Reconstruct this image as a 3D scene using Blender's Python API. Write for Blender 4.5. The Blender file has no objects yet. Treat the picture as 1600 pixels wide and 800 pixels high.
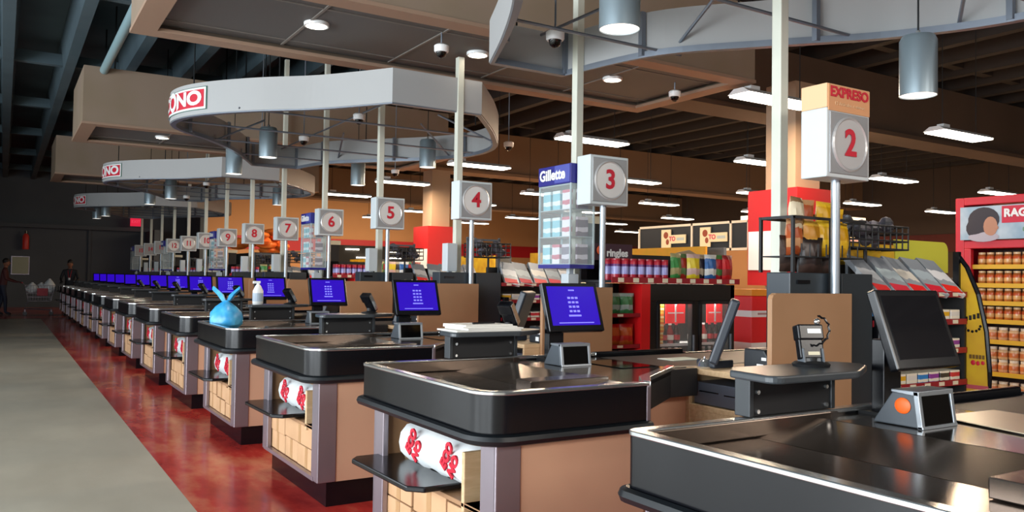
import bpy, bmesh, math, random
from mathutils import Vector, Matrix, Euler
random.seed(7)
S = bpy.context.scene
COL = S.collection
PI = math.pi
PITCH = 2.05          # distance between neighbouring lanes
NL = 15               # lanes

# ------------------------------------------------------------------ materials
def lin(c):
    return tuple(((v / 12.92) if v <= 0.04045 else ((v + 0.055) / 1.055) ** 2.4) for v in c)
def hx(h):
    return lin(tuple(int(h[i:i + 2], 16) / 255 for i in (0, 2, 4))) + (1,)
MATS = {}
def mat(name, h, rough=.5, metal=0.0, emit=None, es=1.0, noise=None, trans=0, coat=0, spec=None, alpha=None):
    if name in MATS: return MATS[name]
    m = bpy.data.materials.new(name); m.use_nodes = True
    nt = m.node_tree; b = nt.nodes['Principled BSDF']
    c = hx(h)
    b.inputs['Base Color'].default_value = c
    b.inputs['Roughness'].default_value = rough
    b.inputs['Metallic'].default_value = metal
    if coat: b.inputs['Coat Weight'].default_value = coat; b.inputs['Coat Roughness'].default_value = .08
    if spec is not None: b.inputs['Specular IOR Level'].default_value = spec
    if trans: b.inputs['Transmission Weight'].default_value = trans
    if alpha is not None: b.inputs['Alpha'].default_value = alpha
    if emit:
        b.inputs['Emission Color'].default_value = hx(emit); b.inputs['Emission Strength'].default_value = es
    if noise:
        h2, scale, detail = noise[:3]
        tc = nt.nodes.new('ShaderNodeTexCoord'); n = nt.nodes.new('ShaderNodeTexNoise')
        n.inputs['Scale'].default_value = scale; n.inputs['Detail'].default_value = detail
        r = nt.nodes.new('ShaderNodeValToRGB')
        r.color_ramp.elements[0].position = .35; r.color_ramp.elements[1].position = .65
        r.color_ramp.elements[0].color = c; r.color_ramp.elements[1].color = hx(h2)
        mp = nt.nodes.new('ShaderNodeMapping')
        if len(noise) > 3: mp.inputs['Scale'].default_value = noise[3]
        nt.links.new(tc.outputs['Object'], mp.inputs['Vector']); nt.links.new(mp.outputs[0], n.inputs['Vector'])
        nt.links.new(n.outputs['Fac'], r.inputs['Fac']); nt.links.new(r.outputs['Color'], b.inputs['Base Color'])
    MATS[name] = m
    return m
def ramp_mat(name, stops, axis=2, rough=.35, gen=True, noise_amt=0):
    """bands along one generated axis (printing on a pack, clothing on a body)"""
    if name in MATS: return MATS[name]
    m = bpy.data.materials.new(name); m.use_nodes = True
    nt = m.node_tree; b = nt.nodes['Principled BSDF']; b.inputs['Roughness'].default_value = rough
    tc = nt.nodes.new('ShaderNodeTexCoord'); sp = nt.nodes.new('ShaderNodeSeparateXYZ')
    r = nt.nodes.new('ShaderNodeValToRGB'); r.color_ramp.interpolation = 'CONSTANT'
    nt.links.new(tc.outputs['Generated' if gen else 'Object'], sp.inputs[0])
    src = sp.outputs[axis]
    if not gen:
        hv = nt.nodes.new('ShaderNodeMath'); hv.operation = 'MULTIPLY'; hv.inputs[1].default_value = .5; nt.links.new(src, hv.inputs[0]); src = hv.outputs[0]
    if noise_amt:
        n = nt.nodes.new('ShaderNodeTexNoise'); n.inputs['Scale'].default_value = 3
        ma = nt.nodes.new('ShaderNodeMath'); ma.operation = 'MULTIPLY_ADD'; ma.inputs[1].default_value = noise_amt
        nt.links.new(tc.outputs['Generated'], n.inputs['Vector'])
        nt.links.new(n.outputs['Fac'], ma.inputs[0]); nt.links.new(src, ma.inputs[2]); src = ma.outputs[0]
    nt.links.new(src, r.inputs['Fac']); nt.links.new(r.outputs['Color'], b.inputs['Base Color'])
    e = r.color_ramp.elements
    for i, (p, h) in enumerate(stops):
        el = e[i] if i < 2 else e.new(p if gen else p * .5)
        el.position = p if gen else p * .5; el.color = hx(h)
    MATS[name] = m
    return m

TAN = mat('tan_laminate', 'c4967a', .45, noise=('cb9e80', 2.5, 2))
TAN2 = mat('tan_panel', '9c7654', .5, noise=('a27c5a', 3, 2))
CREAM = mat('cream_wood', 'd2b48c', .5, noise=('c2a27a', 6, 3, (1, 8, 8)))
CARD = mat('carton_board', 'c39b74', .7, noise=('bb936c', 4, 2))
BLACK = mat('black_laminate', '0d0e12', .22, spec=.4)
BLACKM = mat('black_matt', '101114', .55)
RUBBER = mat('black_rubber', '0d1216', .4)
ALU = mat('brushed_aluminium', '9a9098', .35, .75)
CHROME = mat('bright_steel', 'd5d8d8', .18, .9)
STEEL = mat('well_steel', '85776b', .2, .85, noise=('776a60', 3, 3))
BELT = mat('belt_rubber', '1c1917', .45)
SCALE = mat('scale_steel', '80776f', .12, .9)
GLASSB = mat('black_glass', '040506', .06)
GREYPL = mat('grey_plastic', '50565c', .4)
SLATE = mat('slate_plastic', '252c36', .4)
DRAWER = mat('drawer_grey', '5b606b', .4, .3)
POLE = mat('pole_cream', 'd2d3c4', .45, noise=('c8cabd', 3, 2))
STEM = mat('stem_grey', 'a3adb6', .3, .5)
SIGNB = mat('sign_body', 'c9d2d4', .5)
SIGNF = mat('sign_face', '96989a', .4, .3)
SIGND = mat('sign_disc', 'c4c4c4', .3, .35)
RED = mat('sign_red', 'c4122e', .5)
EXPB = mat('express_cream', 'e2b98e', .6)
EXPF = mat('express_face', 'd39a6c', .6)
WHITE = mat('white_plastic', 'e4e6e6', .4)
WHITEB = mat('carrier_bag', 'dfe2e2', .35, noise=('c9cfd2', 9, 4))
POST = mat('post_grey', 'bcc4c8', .5)
RINGW = mat('fascia_white', 'a3a4a4', .6)
RINGF = mat('ring_frame', '7f8792', .4, .6)
TAUPE = mat('canopy_taupe', '8a7868', .7, noise=('84735f', 1.5, 2))
CANFR = mat('canopy_frame', '957a66', .7)
CANPN = mat('canopy_panel', '504e4c', .6)
PEND = mat('pendant_grey', '93a3ab', .35, .6)
LAMP = mat('lamp_glow', 'ffffff', .3, emit='fff0d8', es=9)
TUBE = mat('tube_glow', 'ffffff', .3, emit='fff3df', es=11)
WIRE = mat('dark_wire', '1b1e20', .4, .4)
SCREEN = mat('screen_blue', '0c0330', .25, emit='3208cc', es=.85)
SCREENW = mat('screen_text', '8080ff', .4, emit='8f86ff', es=.45)
SCREENOFF = mat('screen_off', '1c1c1f', .06, coat=.4)
ORANGE = mat('orange_sticker', 'f26419', .5)
YEL = mat('yellow_card', 'd8b215', .6, noise=('c8981a', 5, 3))
LIME = mat('lime_card', 'c0bf3a', .6)
STRIPR = mat('shelf_strip_red', '8e1220', .45)
TAG = mat('price_tag', 'd8cfb4', .6)
REDP = mat('red_panel', 'b4141c', .5)
BRIGHTR = mat('bright_red', 'd41418', .45)
YSTRIP = mat('yellow_strip', 'd3a51f', .5)
PAPER = mat('paper', 'e8e6df', .7)
BLUEBAG = mat('blue_bag', '2a97d6', .35, noise=('56b9ea', 12, 4))
NAVY = mat('header_navy', '1d1a78', .35)
NAVY2 = mat('header_blue', '4a50a0', .35)
ACRYL = mat('clear_acrylic', 'dfeef0', .12, trans=0, alpha=.22)
SKIN = mat('skin', '8a5a44', .6)
HAIR = mat('hair', '15100e', .6)
CONC = mat('ceiling_concrete', '465860', .85, noise=('3c4c54', .8, 3))
DARKW = mat('dark_wall', '4e545a', .8, noise=('474d53', .6, 3))
TANW = mat('store_wall', 'c08a5a', .8)
COLM = mat('column_paint', 'a58c74', .7)
BRWN = mat('girder_brown', '5e4a3c', .8, noise=('554336', .7, 2))

# ------------------------------------------------------------------ mesh building
class MB:
    def __init__(s): s.v = []; s.f = []; s.m = []; s.cur = 0
    def add(s, vs, fs):
        o = len(s.v); s.v += [tuple(p) for p in vs]
        s.f += [tuple(i + o for i in f) for f in fs]; s.m += [s.cur] * len(fs); return s
    def mi(s, i): s.cur = i; return s
    def box(s, x0, x1, y0, y1, z0, z1, M=None):
        vs = [(x, y, z) for x in (x0, x1) for y in (y0, y1) for z in (z0, z1)]
        if M: vs = [M @ Vector(p) for p in vs]
        return s.add(vs, [(0, 1, 3, 2), (4, 6, 7, 5), (0, 4, 5, 1), (2, 3, 7, 6), (0, 2, 6, 4), (1, 5, 7, 3)])
    def prism(s, poly, z0, z1, M=None):
        n = len(poly)
        if sum(poly[i][0] * poly[(i + 1) % n][1] - poly[(i + 1) % n][0] * poly[i][1] for i in range(n)) < 0: poly = poly[::-1]
        vs = [(x, y, z0) for x, y in poly] + [(x, y, z1) for x, y in poly]
        if M: vs = [M @ Vector(p) for p in vs]
        return s.add(vs, [tuple(range(n))[::-1], tuple(range(n, 2 * n))] + [(i, (i + 1) % n, n + (i + 1) % n, n + i) for i in range(n)])
    def xprism(s, poly, x0, x1):     # polygon in (y,z) pulled along x
        return s.prism(poly, x0, x1, Matrix(((0, 0, 1, 0), (1, 0, 0, 0), (0, 1, 0, 0), (0, 0, 0, 1))))
    def yprism(s, poly, y0, y1):     # polygon in (x,z) pulled along y
        return s.prism([(z, x) for x, z in poly], y0, y1, Matrix(((0, 1, 0, 0), (0, 0, 1, 0), (1, 0, 0, 0), (0, 0, 0, 1))))
    def lathe(s, prof, c=(0, 0, 0), n=20, M=None, cap=True):   # prof: (r,z) bottom to top
        vs = []; fs = []
        for r, z in prof:
            for i in range(n):
                a = 2 * PI * i / n; p = Vector((r * math.cos(a), r * math.sin(a), z))
                if M: p = M @ p
                vs.append(p + Vector(c))
        k = len(prof)
        for j in range(k - 1):
            for i in range(n):
                fs.append((j * n + i, j * n + (i + 1) % n, (j + 1) * n + (i + 1) % n, (j + 1) * n + i))
        if cap: fs.append(tuple(range(n))[::-1]); fs.append(tuple(range((k - 1) * n, k * n)))
        return s.add(vs, fs)
    def cyl(s, p0, p1, r, n=10, r1=None):
        p0 = Vector(p0); p1 = Vector(p1); d = p1 - p0
        M = d.to_track_quat('Z', 'Y').to_matrix().to_4x4()
        return s.lathe([(r, 0), (r if r1 is None else r1, d.length)], p0, n, M)
    def tube(s, pts, r, n=6, closed=False):
        pts = [Vector(p) for p in pts]; k = len(pts); vs = []; fs = []
        for i, p in enumerate(pts):
            a = pts[i - 1] if (i or closed) else p; b = pts[(i + 1) % k] if (i < k - 1 or closed) else p
            q = (b - a).normalized().to_track_quat('Z', 'Y')
            for j in range(n):
                t = 2 * PI * j / n
                vs.append(p + q @ Vector((r * math.cos(t), r * math.sin(t), 0)))
        for i in range(k if closed else k - 1):
            i2 = (i + 1) % k
            for j in range(n): fs.append((i * n + j, i * n + (j + 1) % n, i2 * n + (j + 1) % n, i2 * n + j))
        if not closed: fs += [tuple(range(n))[::-1], tuple(range((k - 1) * n, k * n))]
        return s.add(vs, fs)
    def ell(s, c, rx, ry, rz, n=14, m=9):
        prof = []
        vs = []; fs = []
        for j in range(1, m):
            t = PI * j / m
            for i in range(n):
                a = 2 * PI * i / n
                vs.append((c[0] + rx * math.sin(t) * math.cos(a), c[1] + ry * math.sin(t) * math.sin(a), c[2] - rz * math.cos(t)))
        for j in range(m - 2):
            for i in range(n): fs.append((j * n + i, j * n + (i + 1) % n, (j + 1) * n + (i + 1) % n, (j + 1) * n + i))
        b = len(vs); vs += [(c[0], c[1], c[2] - rz), (c[0], c[1], c[2] + rz)]
        for i in range(n):
            fs.append((b, (i + 1) % n, i)); fs.append((b + 1, (m - 2) * n + i, (m - 2) * n + (i + 1) % n))
        return s.add(vs, fs)
    def pillow(s, w, h, t, M=None, nx=8, nz=10, crimp=True):
        """sealed bag standing in xz, thickness along y"""
        vs = []; fs = []
        for side in (-1, 1):
            for j in range(nz + 1):
                for i in range(nx + 1):
                    u = i / nx; v = j / nz
                    th = (math.sin(PI * u) ** .6) * (math.sin(PI * v) ** .5) * t / 2
                    ww = w * (1 - .10 * math.sin(PI * v))
                    x = (u - .5) * ww; z = v * h
                    y = side * th + .004 * math.sin(17 * u + 5 * v) * (th > .001)
                    vs.append((x, y, z))
        N = (nx + 1) * (nz + 1)
        for k in (0, 1):
            for j in range(nz):
                for i in range(nx):
                    a = k * N + j * (nx + 1) + i; q = (a, a + 1, a + nx + 2, a + nx + 1)
                    fs.append(q if k == 0 else q[::-1])
        if M: vs = [M @ Vector(p) for p in vs]
        return s.add(vs, fs)

def obj(name, mb, m, parent=None, loc=None, bev=0, smooth=False, seg=2, thick=0):
    """link ONE mesh object; vertices are given in world space (loc = its origin)"""
    org = Vector(loc) if loc is not None else (Vector(parent['org']) if parent is not None else Vector((0, 0, 0)))
    me = bpy.data.meshes.new(name)
    me.from_pydata([tuple(Vector(p) - org) for p in mb.v], [], mb.f)
    ms = m if isinstance(m, (list, tuple)) else [m]
    for q in ms: me.materials.append(q)
    if len(ms) > 1: me.polygons.foreach_set('material_index', mb.m)
    if smooth:
        me.polygons.foreach_set('use_smooth', [True] * len(me.polygons))
        try: me.set_sharp_from_angle(angle=math.radians(38))
        except Exception: pass
    me.update()
    o = bpy.data.objects.new(name, me); COL.objects.link(o)
    if parent is not None: o.parent = parent
    else: o.location = org
    o['org'] = tuple(org)
    if thick:
        md = o.modifiers.new('solid', 'SOLIDIFY'); md.thickness = thick; md.offset = 0
    if bev:
        md = o.modifiers.new('bevel', 'BEVEL'); md.width = bev; md.segments = seg; md.limit_method = 'ANGLE'; md.angle_limit = math.radians(40)
    return o
def tag(o, label, cat, group=None, kind='thing'):
    o['label'] = label; o['category'] = cat; o['kind'] = kind
    if group: o['group'] = group
    return o
def thing(name, label, cat, loc, group=None):
    o = bpy.data.objects.new(name, None); COL.objects.link(o)
    o.location = loc; o['org'] = tuple(loc); o.empty_display_size = .1
    return tag(o, label, cat, group)
def struct(name, mb, m, **k):
    o = obj(name, mb, m, **k); o['kind'] = 'structure'; return o
def text(name, body, size, M, m, parent, ext=.0015, align='CENTER', bold=.0, sx=1, label=None):
    """lettering: text turned into a mesh; M maps the text plane (x right, y up) to world"""
    cu = bpy.data.curves.new(name, 'FONT'); cu.body = body; cu.size = size; cu.align_x = align; cu.align_y = 'CENTER'
    cu.extrude = ext; cu.offset = bold; cu.resolution_u = 3
    t = bpy.data.objects.new(name + '_c', cu); COL.objects.link(t)
    bpy.context.view_layer.update()
    me = bpy.data.meshes.new_from_object(t.evaluated_get(bpy.context.evaluated_depsgraph_get()))
    bpy.data.objects.remove(t)
    org = Vector(parent['org'])
    for v in me.vertices:
        v.co = (M @ Vector((v.co.x * sx, v.co.y, v.co.z))) - org
    me.materials.clear(); me.materials.append(m)
    o = bpy.data.objects.new(name, me); COL.objects.link(o); o.parent = parent; o['org'] = tuple(org)
    return o
def plane_M(c, xdir, ydir):
    x = Vector(xdir).normalized(); y = Vector(ydir).normalized(); z = x.cross(y)
    return Matrix(((x.x, y.x, z.x, c[0]), (x.y, y.y, z.y, c[1]), (x.z, y.z, z.z, c[2]), (0, 0, 0, 1)))
KIDS = {}
def dup(root, loc=None, label=None, group=None, rz=None, skip=(), dz=None):
    """copy of a thing with copies of its parts and sub-parts"""
    r = root.copy(); COL.objects.link(r)
    if loc is not None: r.location = loc
    if rz is not None: r.rotation_euler = rz if isinstance(rz, (tuple, list)) else (0, 0, rz)
    if label: r['label'] = label
    if group: r['group'] = group
    for ch in list(root.children):
        if ch.name.split('.')[0] in skip: continue
        c = ch.copy(); COL.objects.link(c); c.parent = r
        for g in list(ch.children):
            if g.name.split('.')[0] in skip: continue
            d = g.copy(); COL.objects.link(d); d.parent = c
    return r
ORD = ['nearest', 'second', 'third', 'fourth', 'fifth', 'sixth', 'seventh', 'eighth', 'ninth', 'tenth', 'eleventh', 'twelfth', 'thirteenth', 'fourteenth', 'farthest']
def nth(k): return 'nearest the camera' if k == 0 else 'farthest from the camera' if k == 14 else ORD[k] + ' from the camera'
def y0(k): return .61 + PITCH * k
def arc(cx, cy, r, a0, a1, n=8):
    return [(cx + r * math.cos(a0 + (a1 - a0) * i / n), cy + r * math.sin(a0 + (a1 - a0) * i / n)) for i in range(n + 1)]
def spline(pts, n=10):
    P = [Vector(p) for p in pts]; out = []
    for i in range(len(P) - 1):
        a = P[max(i - 1, 0)]; b = P[i]; c = P[i + 1]; d = P[min(i + 2, len(P) - 1)]
        for j in range(n):
            t = j / n
            out.append(.5 * ((2 * b) + (c - a) * t + (2 * a - 5 * b + 4 * c - d) * t * t + (3 * b - a - 3 * c + d) * t ** 3))
    out.append(P[-1]); return out

# ------------------------------------------------------------------ setting
fl = MB()
def quad(mb, x0, x1, ya, yb, z): mb.add([(x0, ya, z), (x1, ya, z), (x1, yb, z), (x0, yb, z)], [(0, 1, 2, 3)])
quad(fl, -6, 1.0, -5, 27.85, 0); fl.mi(1)
quad(fl, -6, 1.0, 27.85, 40, 0); quad(fl, 1.0, 6.0, -5, 40, 0); fl.mi(2)
quad(fl, 6.0, 27, -5, 40, 0)
def floor_mat(name, c1, c2, c3, rough, scale, sc=(1, 1, 1)):
    m = bpy.data.materials.new(name); m.use_nodes = True; nt = m.node_tree; b = nt.nodes['Principled BSDF']
    tc = nt.nodes.new('ShaderNodeTexCoord'); mp = nt.nodes.new('ShaderNodeMapping'); mp.inputs['Scale'].default_value = sc
    n1 = nt.nodes.new('ShaderNodeTexNoise'); n1.inputs['Scale'].default_value = scale; n1.inputs['Detail'].default_value = 5; n1.inputs['Roughness'].default_value = .6
    n2 = nt.nodes.new('ShaderNodeTexNoise'); n2.inputs['Scale'].default_value = scale * 6; n2.inputs['Detail'].default_value = 4
    r = nt.nodes.new('ShaderNodeValToRGB'); e = r.color_ramp.elements
    e[0].position = .36; e[0].color = hx(c1); e[1].position = .64; e[1].color = hx(c3); k = e.new(.5); k.color = hx(c2)
    mx = nt.nodes.new('ShaderNodeMath'); mx.operation = 'MULTIPLY_ADD'; mx.inputs[1].default_value = .25
    ms = nt.nodes.new('ShaderNodeMath'); ms.operation = 'SUBTRACT'; ms.inputs[1].default_value = .125
    L = nt.links.new
    L(tc.outputs['Object'], mp.inputs[0]); L(mp.outputs[0], n1.inputs['Vector']); L(mp.outputs[0], n2.inputs['Vector'])
    L(n2.outputs['Fac'], mx.inputs[0]); L(n1.outputs['Fac'], mx.inputs[2]); L(mx.outputs[0], ms.inputs[0]); L(ms.outputs[0], r.inputs['Fac'])
    L(r.outputs['Color'], b.inputs['Base Color']); b.inputs['Roughness'].default_value = rough
    return m
struct('floor', fl, [floor_mat('polished_concrete', 'b3ac9b', 'bdb6a5', 'c8c1af', .3, .7, (1, .5, 1)),
                     floor_mat('red_stained_concrete', '9c2422', 'c43a32', 'd67858', .18, 1.1, (1.6, .7, 1)),
                     floor_mat('store_tile', '9a8c7c', 'a39583', 'a89a88', .3, .5)])
ce = MB()
ce.box(-6, 6.9, -5, 40, 5.55, 5.7); ce.mi(1); ce.box(6.9, 27, -5, 40, 5.55, 5.7)
x = -5.6
while x < 27:
    ce.mi(0 if x < 6.9 else 1)
    ce.add([(x - .14, -4, 5.55), (x + .14, -4, 5.55), (x + .08, -4, 5.0), (x - .08, -4, 5.0),
            (x - .14, 40, 5.55), (x + .14, 40, 5.55), (x + .08, 40, 5.0), (x - .08, 40, 5.0)],
           [(3, 2, 6, 7), (0, 3, 7, 4), (2, 1, 5, 6), (0, 1, 2, 3), (4, 7, 6, 5)])
    x += .93
for i in range(9):
    y = 3.2 + 4.5 * i
    ce.mi(0); ce.box(-6, 6.9, y, y + .16, 5.1, 5.3); ce.mi(1); ce.box(6.9, 27, y, y + .16, 5.1, 5.3)
struct('ceiling', ce, [CONC, mat('ceiling_warm_dim', '302925', .85)])  # same concrete throughout; teal and brown tints paint in cool and warm light
for i, yy in enumerate((8.5, 17.4, 26.2)):
    g = MB(); g.box(6.9, 27, yy, yy + .45, 4.02, 5.0); g.box(6.9, 27, yy - .08, yy + .53, 3.95, 4.02)
    struct('trim_%d' % (i + 1), g, BRWN if i == 0 else mat('girder_tan', '8a6a50', .8))
w = MB(); w.box(-6, 6.6, 37, 37.2, 0, 5.55); w.box(6.6, 6.8, 34, 37.2, 0, 5.55); struct('wall_back', w, DARKW)
w = MB(); w.box(-6, 5.2, 36.6, 37, 3.1, 3.25); w.box(2.9, 3.0, 36.9, 37, 0, 3.1); w.box(5.0, 5.2, 34.5, 37, 0, 3.1); struct('trim_4', w, DARKW)
w = MB(); w.box(6.8, 27, 34, 34.2, 0, 5.55); w.mi(1); w.box(6.6, 27, 33.95, 34, 2.45, 3.0)
struct('wall_rear', w, [TANW, REDP])
w = MB(); w.box(25, 25.2, -5, 34, 0, 5.55); w.mi(1); w.box(24.95, 25, -5, 34, 2.45, 3.0)
struct('wall_right', w, [mat('far_brown', '4a3a2e', .9), mat('far_band', '5a2018', .8)])
w = MB(); w.box(-6, 27, -5.2, -5, 0, 5.55); struct('wall_front', w, mat('front_wall', '8c847c', .8))
# storefront wall with windows behind the shoppers' aisle
w = MB(); w.box(-6.2, -6, -5, 40, 0, .4); w.box(-6.2, -6, -5, 40, 3.6, 5.55); w.box(-6.2, -6, -5, -4, .4, 3.6); w.box(-6.2, -6, 17, 40, .4, 3.6)
for yy in (-4, -.5, 3, 6.5, 10, 13.5, 16.8): w.box(-6.2, -6, yy - .2, yy + .2, .4, 3.6)
struct('wall_left', w, DARKW)
for i in range(6):
    a = -3.8 + 3.5 * i; w = MB()
    for z in (.4, 1.6, 3.5): w.box(-6.15, -6.08, a, a + 3.1, z, z + .08)
    for yy in (a, a + 1.5, a + 3.02): w.box(-6.15, -6.08, yy, yy + .08, .4, 3.58)
    struct('window_%d' % (i + 1), w, ALU)

# ------------------------------------------------------------------ lanes (modelled at lane 0, then copied down the row)
Y0 = y0(0)
def over_lanes(proto, ks, labels, group, skipfn=None):
    base = Vector(proto.location)
    first = None
    for k in ks:
        loc = base + Vector((0, PITCH * k, 0))
        if first is None:
            first = k; continue
        dup(proto, loc, labels(k), group, skip=skipfn(k) if skipfn else ())
    proto.location = base + Vector((0, PITCH * ks[0], 0))
    proto['label'] = labels(ks[0]); proto['group'] = group
ALL = list(range(NL))

# --- checkout counter
t = thing('checkout_counter', '', 'checkout counter', (2.4, Y0 + .6, 0))
b = MB()
b.box(1.68, 2.3, Y0 + .05, Y0 + 1.2, 0, .16); b.box(2.3, 5.2, Y0 + .62, Y0 + 1.17, 0, .16)
obj('toe_kick', b, BLACK, t)
b = MB()   # tan carcass, open at the front
b.box(1.64, 2.36, Y0 + .03, Y0 + .05, .15, .77); b.box(1.64, 2.36, Y0 + 1.2, Y0 + 1.22, .15, .77)
b.box(1.62, 2.36, Y0 + .05, Y0 + 1.2, .15, .17); b.box(2.1, 2.36, Y0 + .05, Y0 + 1.2, .17, .77)
b.box(2.36, 5.2, Y0 + .6, Y0 + 1.2, .16, .78)
obj('side_panel', b, TAN, t)
b = MB(); b.box(1.63, 2.1, Y0 + .14, Y0 + 1.14, .44, .46); b.box(1.63, 1.66, Y0 + .14, Y0 + 1.14, .715, .765); b.box(1.64, 2.1, Y0 + .125, Y0 + .145, .17, .72); b.box(1.64, 2.1, Y0 + 1.14, Y0 + 1.16, .17, .72)
obj('shelf_frame', b, TAN2, t, bev=.003)
for ly, s in ((.03, 1), (1.22, -1)):
    b = MB()
    ys = sorted((Y0 + ly, Y0 + ly + s * .115))
    b.box(1.615, 1.645, ys[0], ys[1], .15, .775)
    ys = sorted((Y0 + ly - s * .006, Y0 + ly + s * .012)); b.box(1.615, 1.73, ys[0], ys[1], .15, .775)
    obj('corner_post', b, ALU, t, bev=.005)
b = MB(); b.box(1.612, 1.64, Y0 + .1, Y0 + 1.18, .15, .175); obj('bottom_rail', b, ALU, t)
outer = [(2.36, Y0)] + arc(1.67, Y0 + .12, .12, -PI / 2, -PI, 10) + arc(1.58, Y0 + 1.205, .03, PI, PI / 2, 4)
far = [(3.75, Y0 + 1.235), (3.75, Y0 + 1.205)]
inner = [(2.36, Y0 + .03)] + arc(1.67, Y0 + .12, .09, -PI / 2, -PI, 10) + [(1.58, Y0 + 1.205)]
def ribbon(out, inn, z0, z1):
    """closed band between two polylines"""
    m = MB(); n = len(out); k = len(inn)
    assert n == k
    vs = []
    for (a, c) in zip(out, inn): vs += [(a[0], a[1], z0), (a[0], a[1], z1), (c[0], c[1], z1), (c[0], c[1], z0)]
    fs = []
    for i in range(n - 1):
        for j in range(4): fs.append((i * 4 + j, i * 4 + (j + 1) % 4, i * 4 + 4 + (j + 1) % 4, i * 4 + 4 + j))
    fs += [(0, 1, 2, 3), ((n - 1) * 4 + 3, (n - 1) * 4 + 2, (n - 1) * 4 + 1, (n - 1) * 4)]
    m.add(vs, fs); return m
def offset(path, d):
    P = [Vector((p[0], p[1])) for p in path]; o = []
    for i, p in enumerate(P):
        t_ = (P[min(i + 1, len(P) - 1)] - P[max(i - 1, 0)]).normalized()
        o.append((p.x - t_.y * d, p.y + t_.x * d))
    return o
bandpath = [(2.36, Y0), (2.2, Y0), (1.9, Y0)] + arc(1.68, Y0 + .13, .13, -PI / 2, -PI, 12) + [(1.55, Y0 + .5), (1.55, Y0 + .9)] + arc(1.58, Y0 + 1.205, .03, PI, PI / 2, 4) + [(2.0, Y0 + 1.235), (3.0, Y0 + 1.235)]
obj('bumper_band', ribbon(bandpath, offset(bandpath, -.03), .775, .935), BLACK, t, smooth=True)
rp = offset(bandpath, .004)
obj('rim', ribbon(rp, offset(rp, -.042), .935, .95), CHROME, t, bev=.004, smooth=True)
bp = [Vector((x, y, .765)) for x, y in offset(bandpath, .012)]
obj('bumper_rail', MB().tube(bp, .023, 8), RUBBER, t, smooth=True)
b = MB(); b.box(2.345, 2.37, Y0 - .003, Y0 + .03, .77, .935); obj('end_trim', b, ALU, t, bev=.006)
b = MB()   # sunken bagging well
b.prism([(2.05, Y0 + .02)] + arc(1.68, Y0 + .13, .11, -PI / 2, -PI, 8) + [(1.57, Y0 + 1.205), (2.05, Y0 + 1.205)], .86, .888)
b.add([(2.05, Y0 + .03, .888), (2.36, Y0 + .03, .927), (2.36, Y0 + 1.205, .927), (2.05, Y0 + 1.205, .888)], [(0, 1, 2, 3)])
b.box(1.57, 2.42, Y0 + 1.19, Y0 + 1.206, .89, .945); b.box(1.95, 2.38, Y0 + .30, Y0 + .42, .89, .94)
b.prism([(2.42, Y0 + 1.206), (2.42, Y0 + 1.19), (2.52, Y0 + 1.206)], .89, .945)
obj('bagging_well', b, STEEL, t, bev=.004)
b = MB(); b.prism([(2.36, Y0 + .03), (2.52, Y0 + .2), (2.95, Y0 + .5), (3.0, Y0 + .6), (3.0, Y0 + 1.206), (2.36, Y0 + 1.206)], .895, .928); obj('scanner_deck', b, SCALE, t, bev=.003)
b = MB(); b.box(2.72, 2.95, Y0 + .62, Y0 + .98, .928, .932); obj('scanner_window', b, GLASSB, t)
b = MB(); b.prism([(2.36, Y0 + .03), (2.52, Y0 + .2), (2.95, Y0 + .5), (3.14, Y0 + .5), (3.14, Y0 + .54), (2.93, Y0 + .54), (2.49, Y0 + .24), (2.36, Y0 + .07)], .78, .925)
obj('side_skirt', b, BLACKM, t, bev=.004)
b = MB(); b.prism([(2.355, Y0 + .0), (2.365, Y0 - .004), (2.53, Y0 + .185), (2.97, Y0 + .495), (2.95, Y0 + .53), (2.49, Y0 + .22), (2.36, Y0 + .05)], .924, .946)
obj('notch_trim', b, CHROME, t, bev=.003)
b = MB(); b.box(3.0, 5.2, Y0 + .6, Y0 + 1.2, .86, .925); obj('conveyor_belt', b, BELT, t, bev=.02)
b = MB(); b.box(3.0, 3.72, Y0 + 1.21, Y0 + 1.245, .87, .955); b.box(3.72, 5.2, Y0 + 1.2, Y0 + 1.245, .78, .93); obj('guard_rail', b, BLACK, t, bev=.012, seg=3)
b = MB(); b.prism([(1.47, Y0 + .52), (1.53, Y0 + .46), (1.78, Y0 + .46), (1.78, Y0 + 1.17), (1.5, Y0 + 1.17), (1.46, Y0 + 1.12)], .475, .5)
obj('bag_shelf', b, BLACK, t, bev=.006)
b = MB(); b.box(1.63, 1.95, Y0 + .30, Y0 + .325, .42, .665); b.box(1.63, 1.95, Y0 + .14, Y0 + .30, .44, .46); b.box(1.78, 1.8, Y0 + .32, Y0 + 1.08, .46, .56); b.box(1.72, 1.8, Y0 + .32, Y0 + 1.08, .5, .515)
obj('bag_rack', b, CREAM, t, bev=.004)
over_lanes(t, ALL, lambda k: 'tan checkout counter with black bumper band, %s' % nth(k), 'checkout counters in a row',
           lambda k: ('scanner_window', 'shelf_frame', 'bottom_rail', 'notch_trim', 'side_skirt', 'end_trim', 'conveyor_belt', 'guard_rail', 'bag_rack') if k > 9 else (('scanner_window',) if k > 4 else ()))

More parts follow.
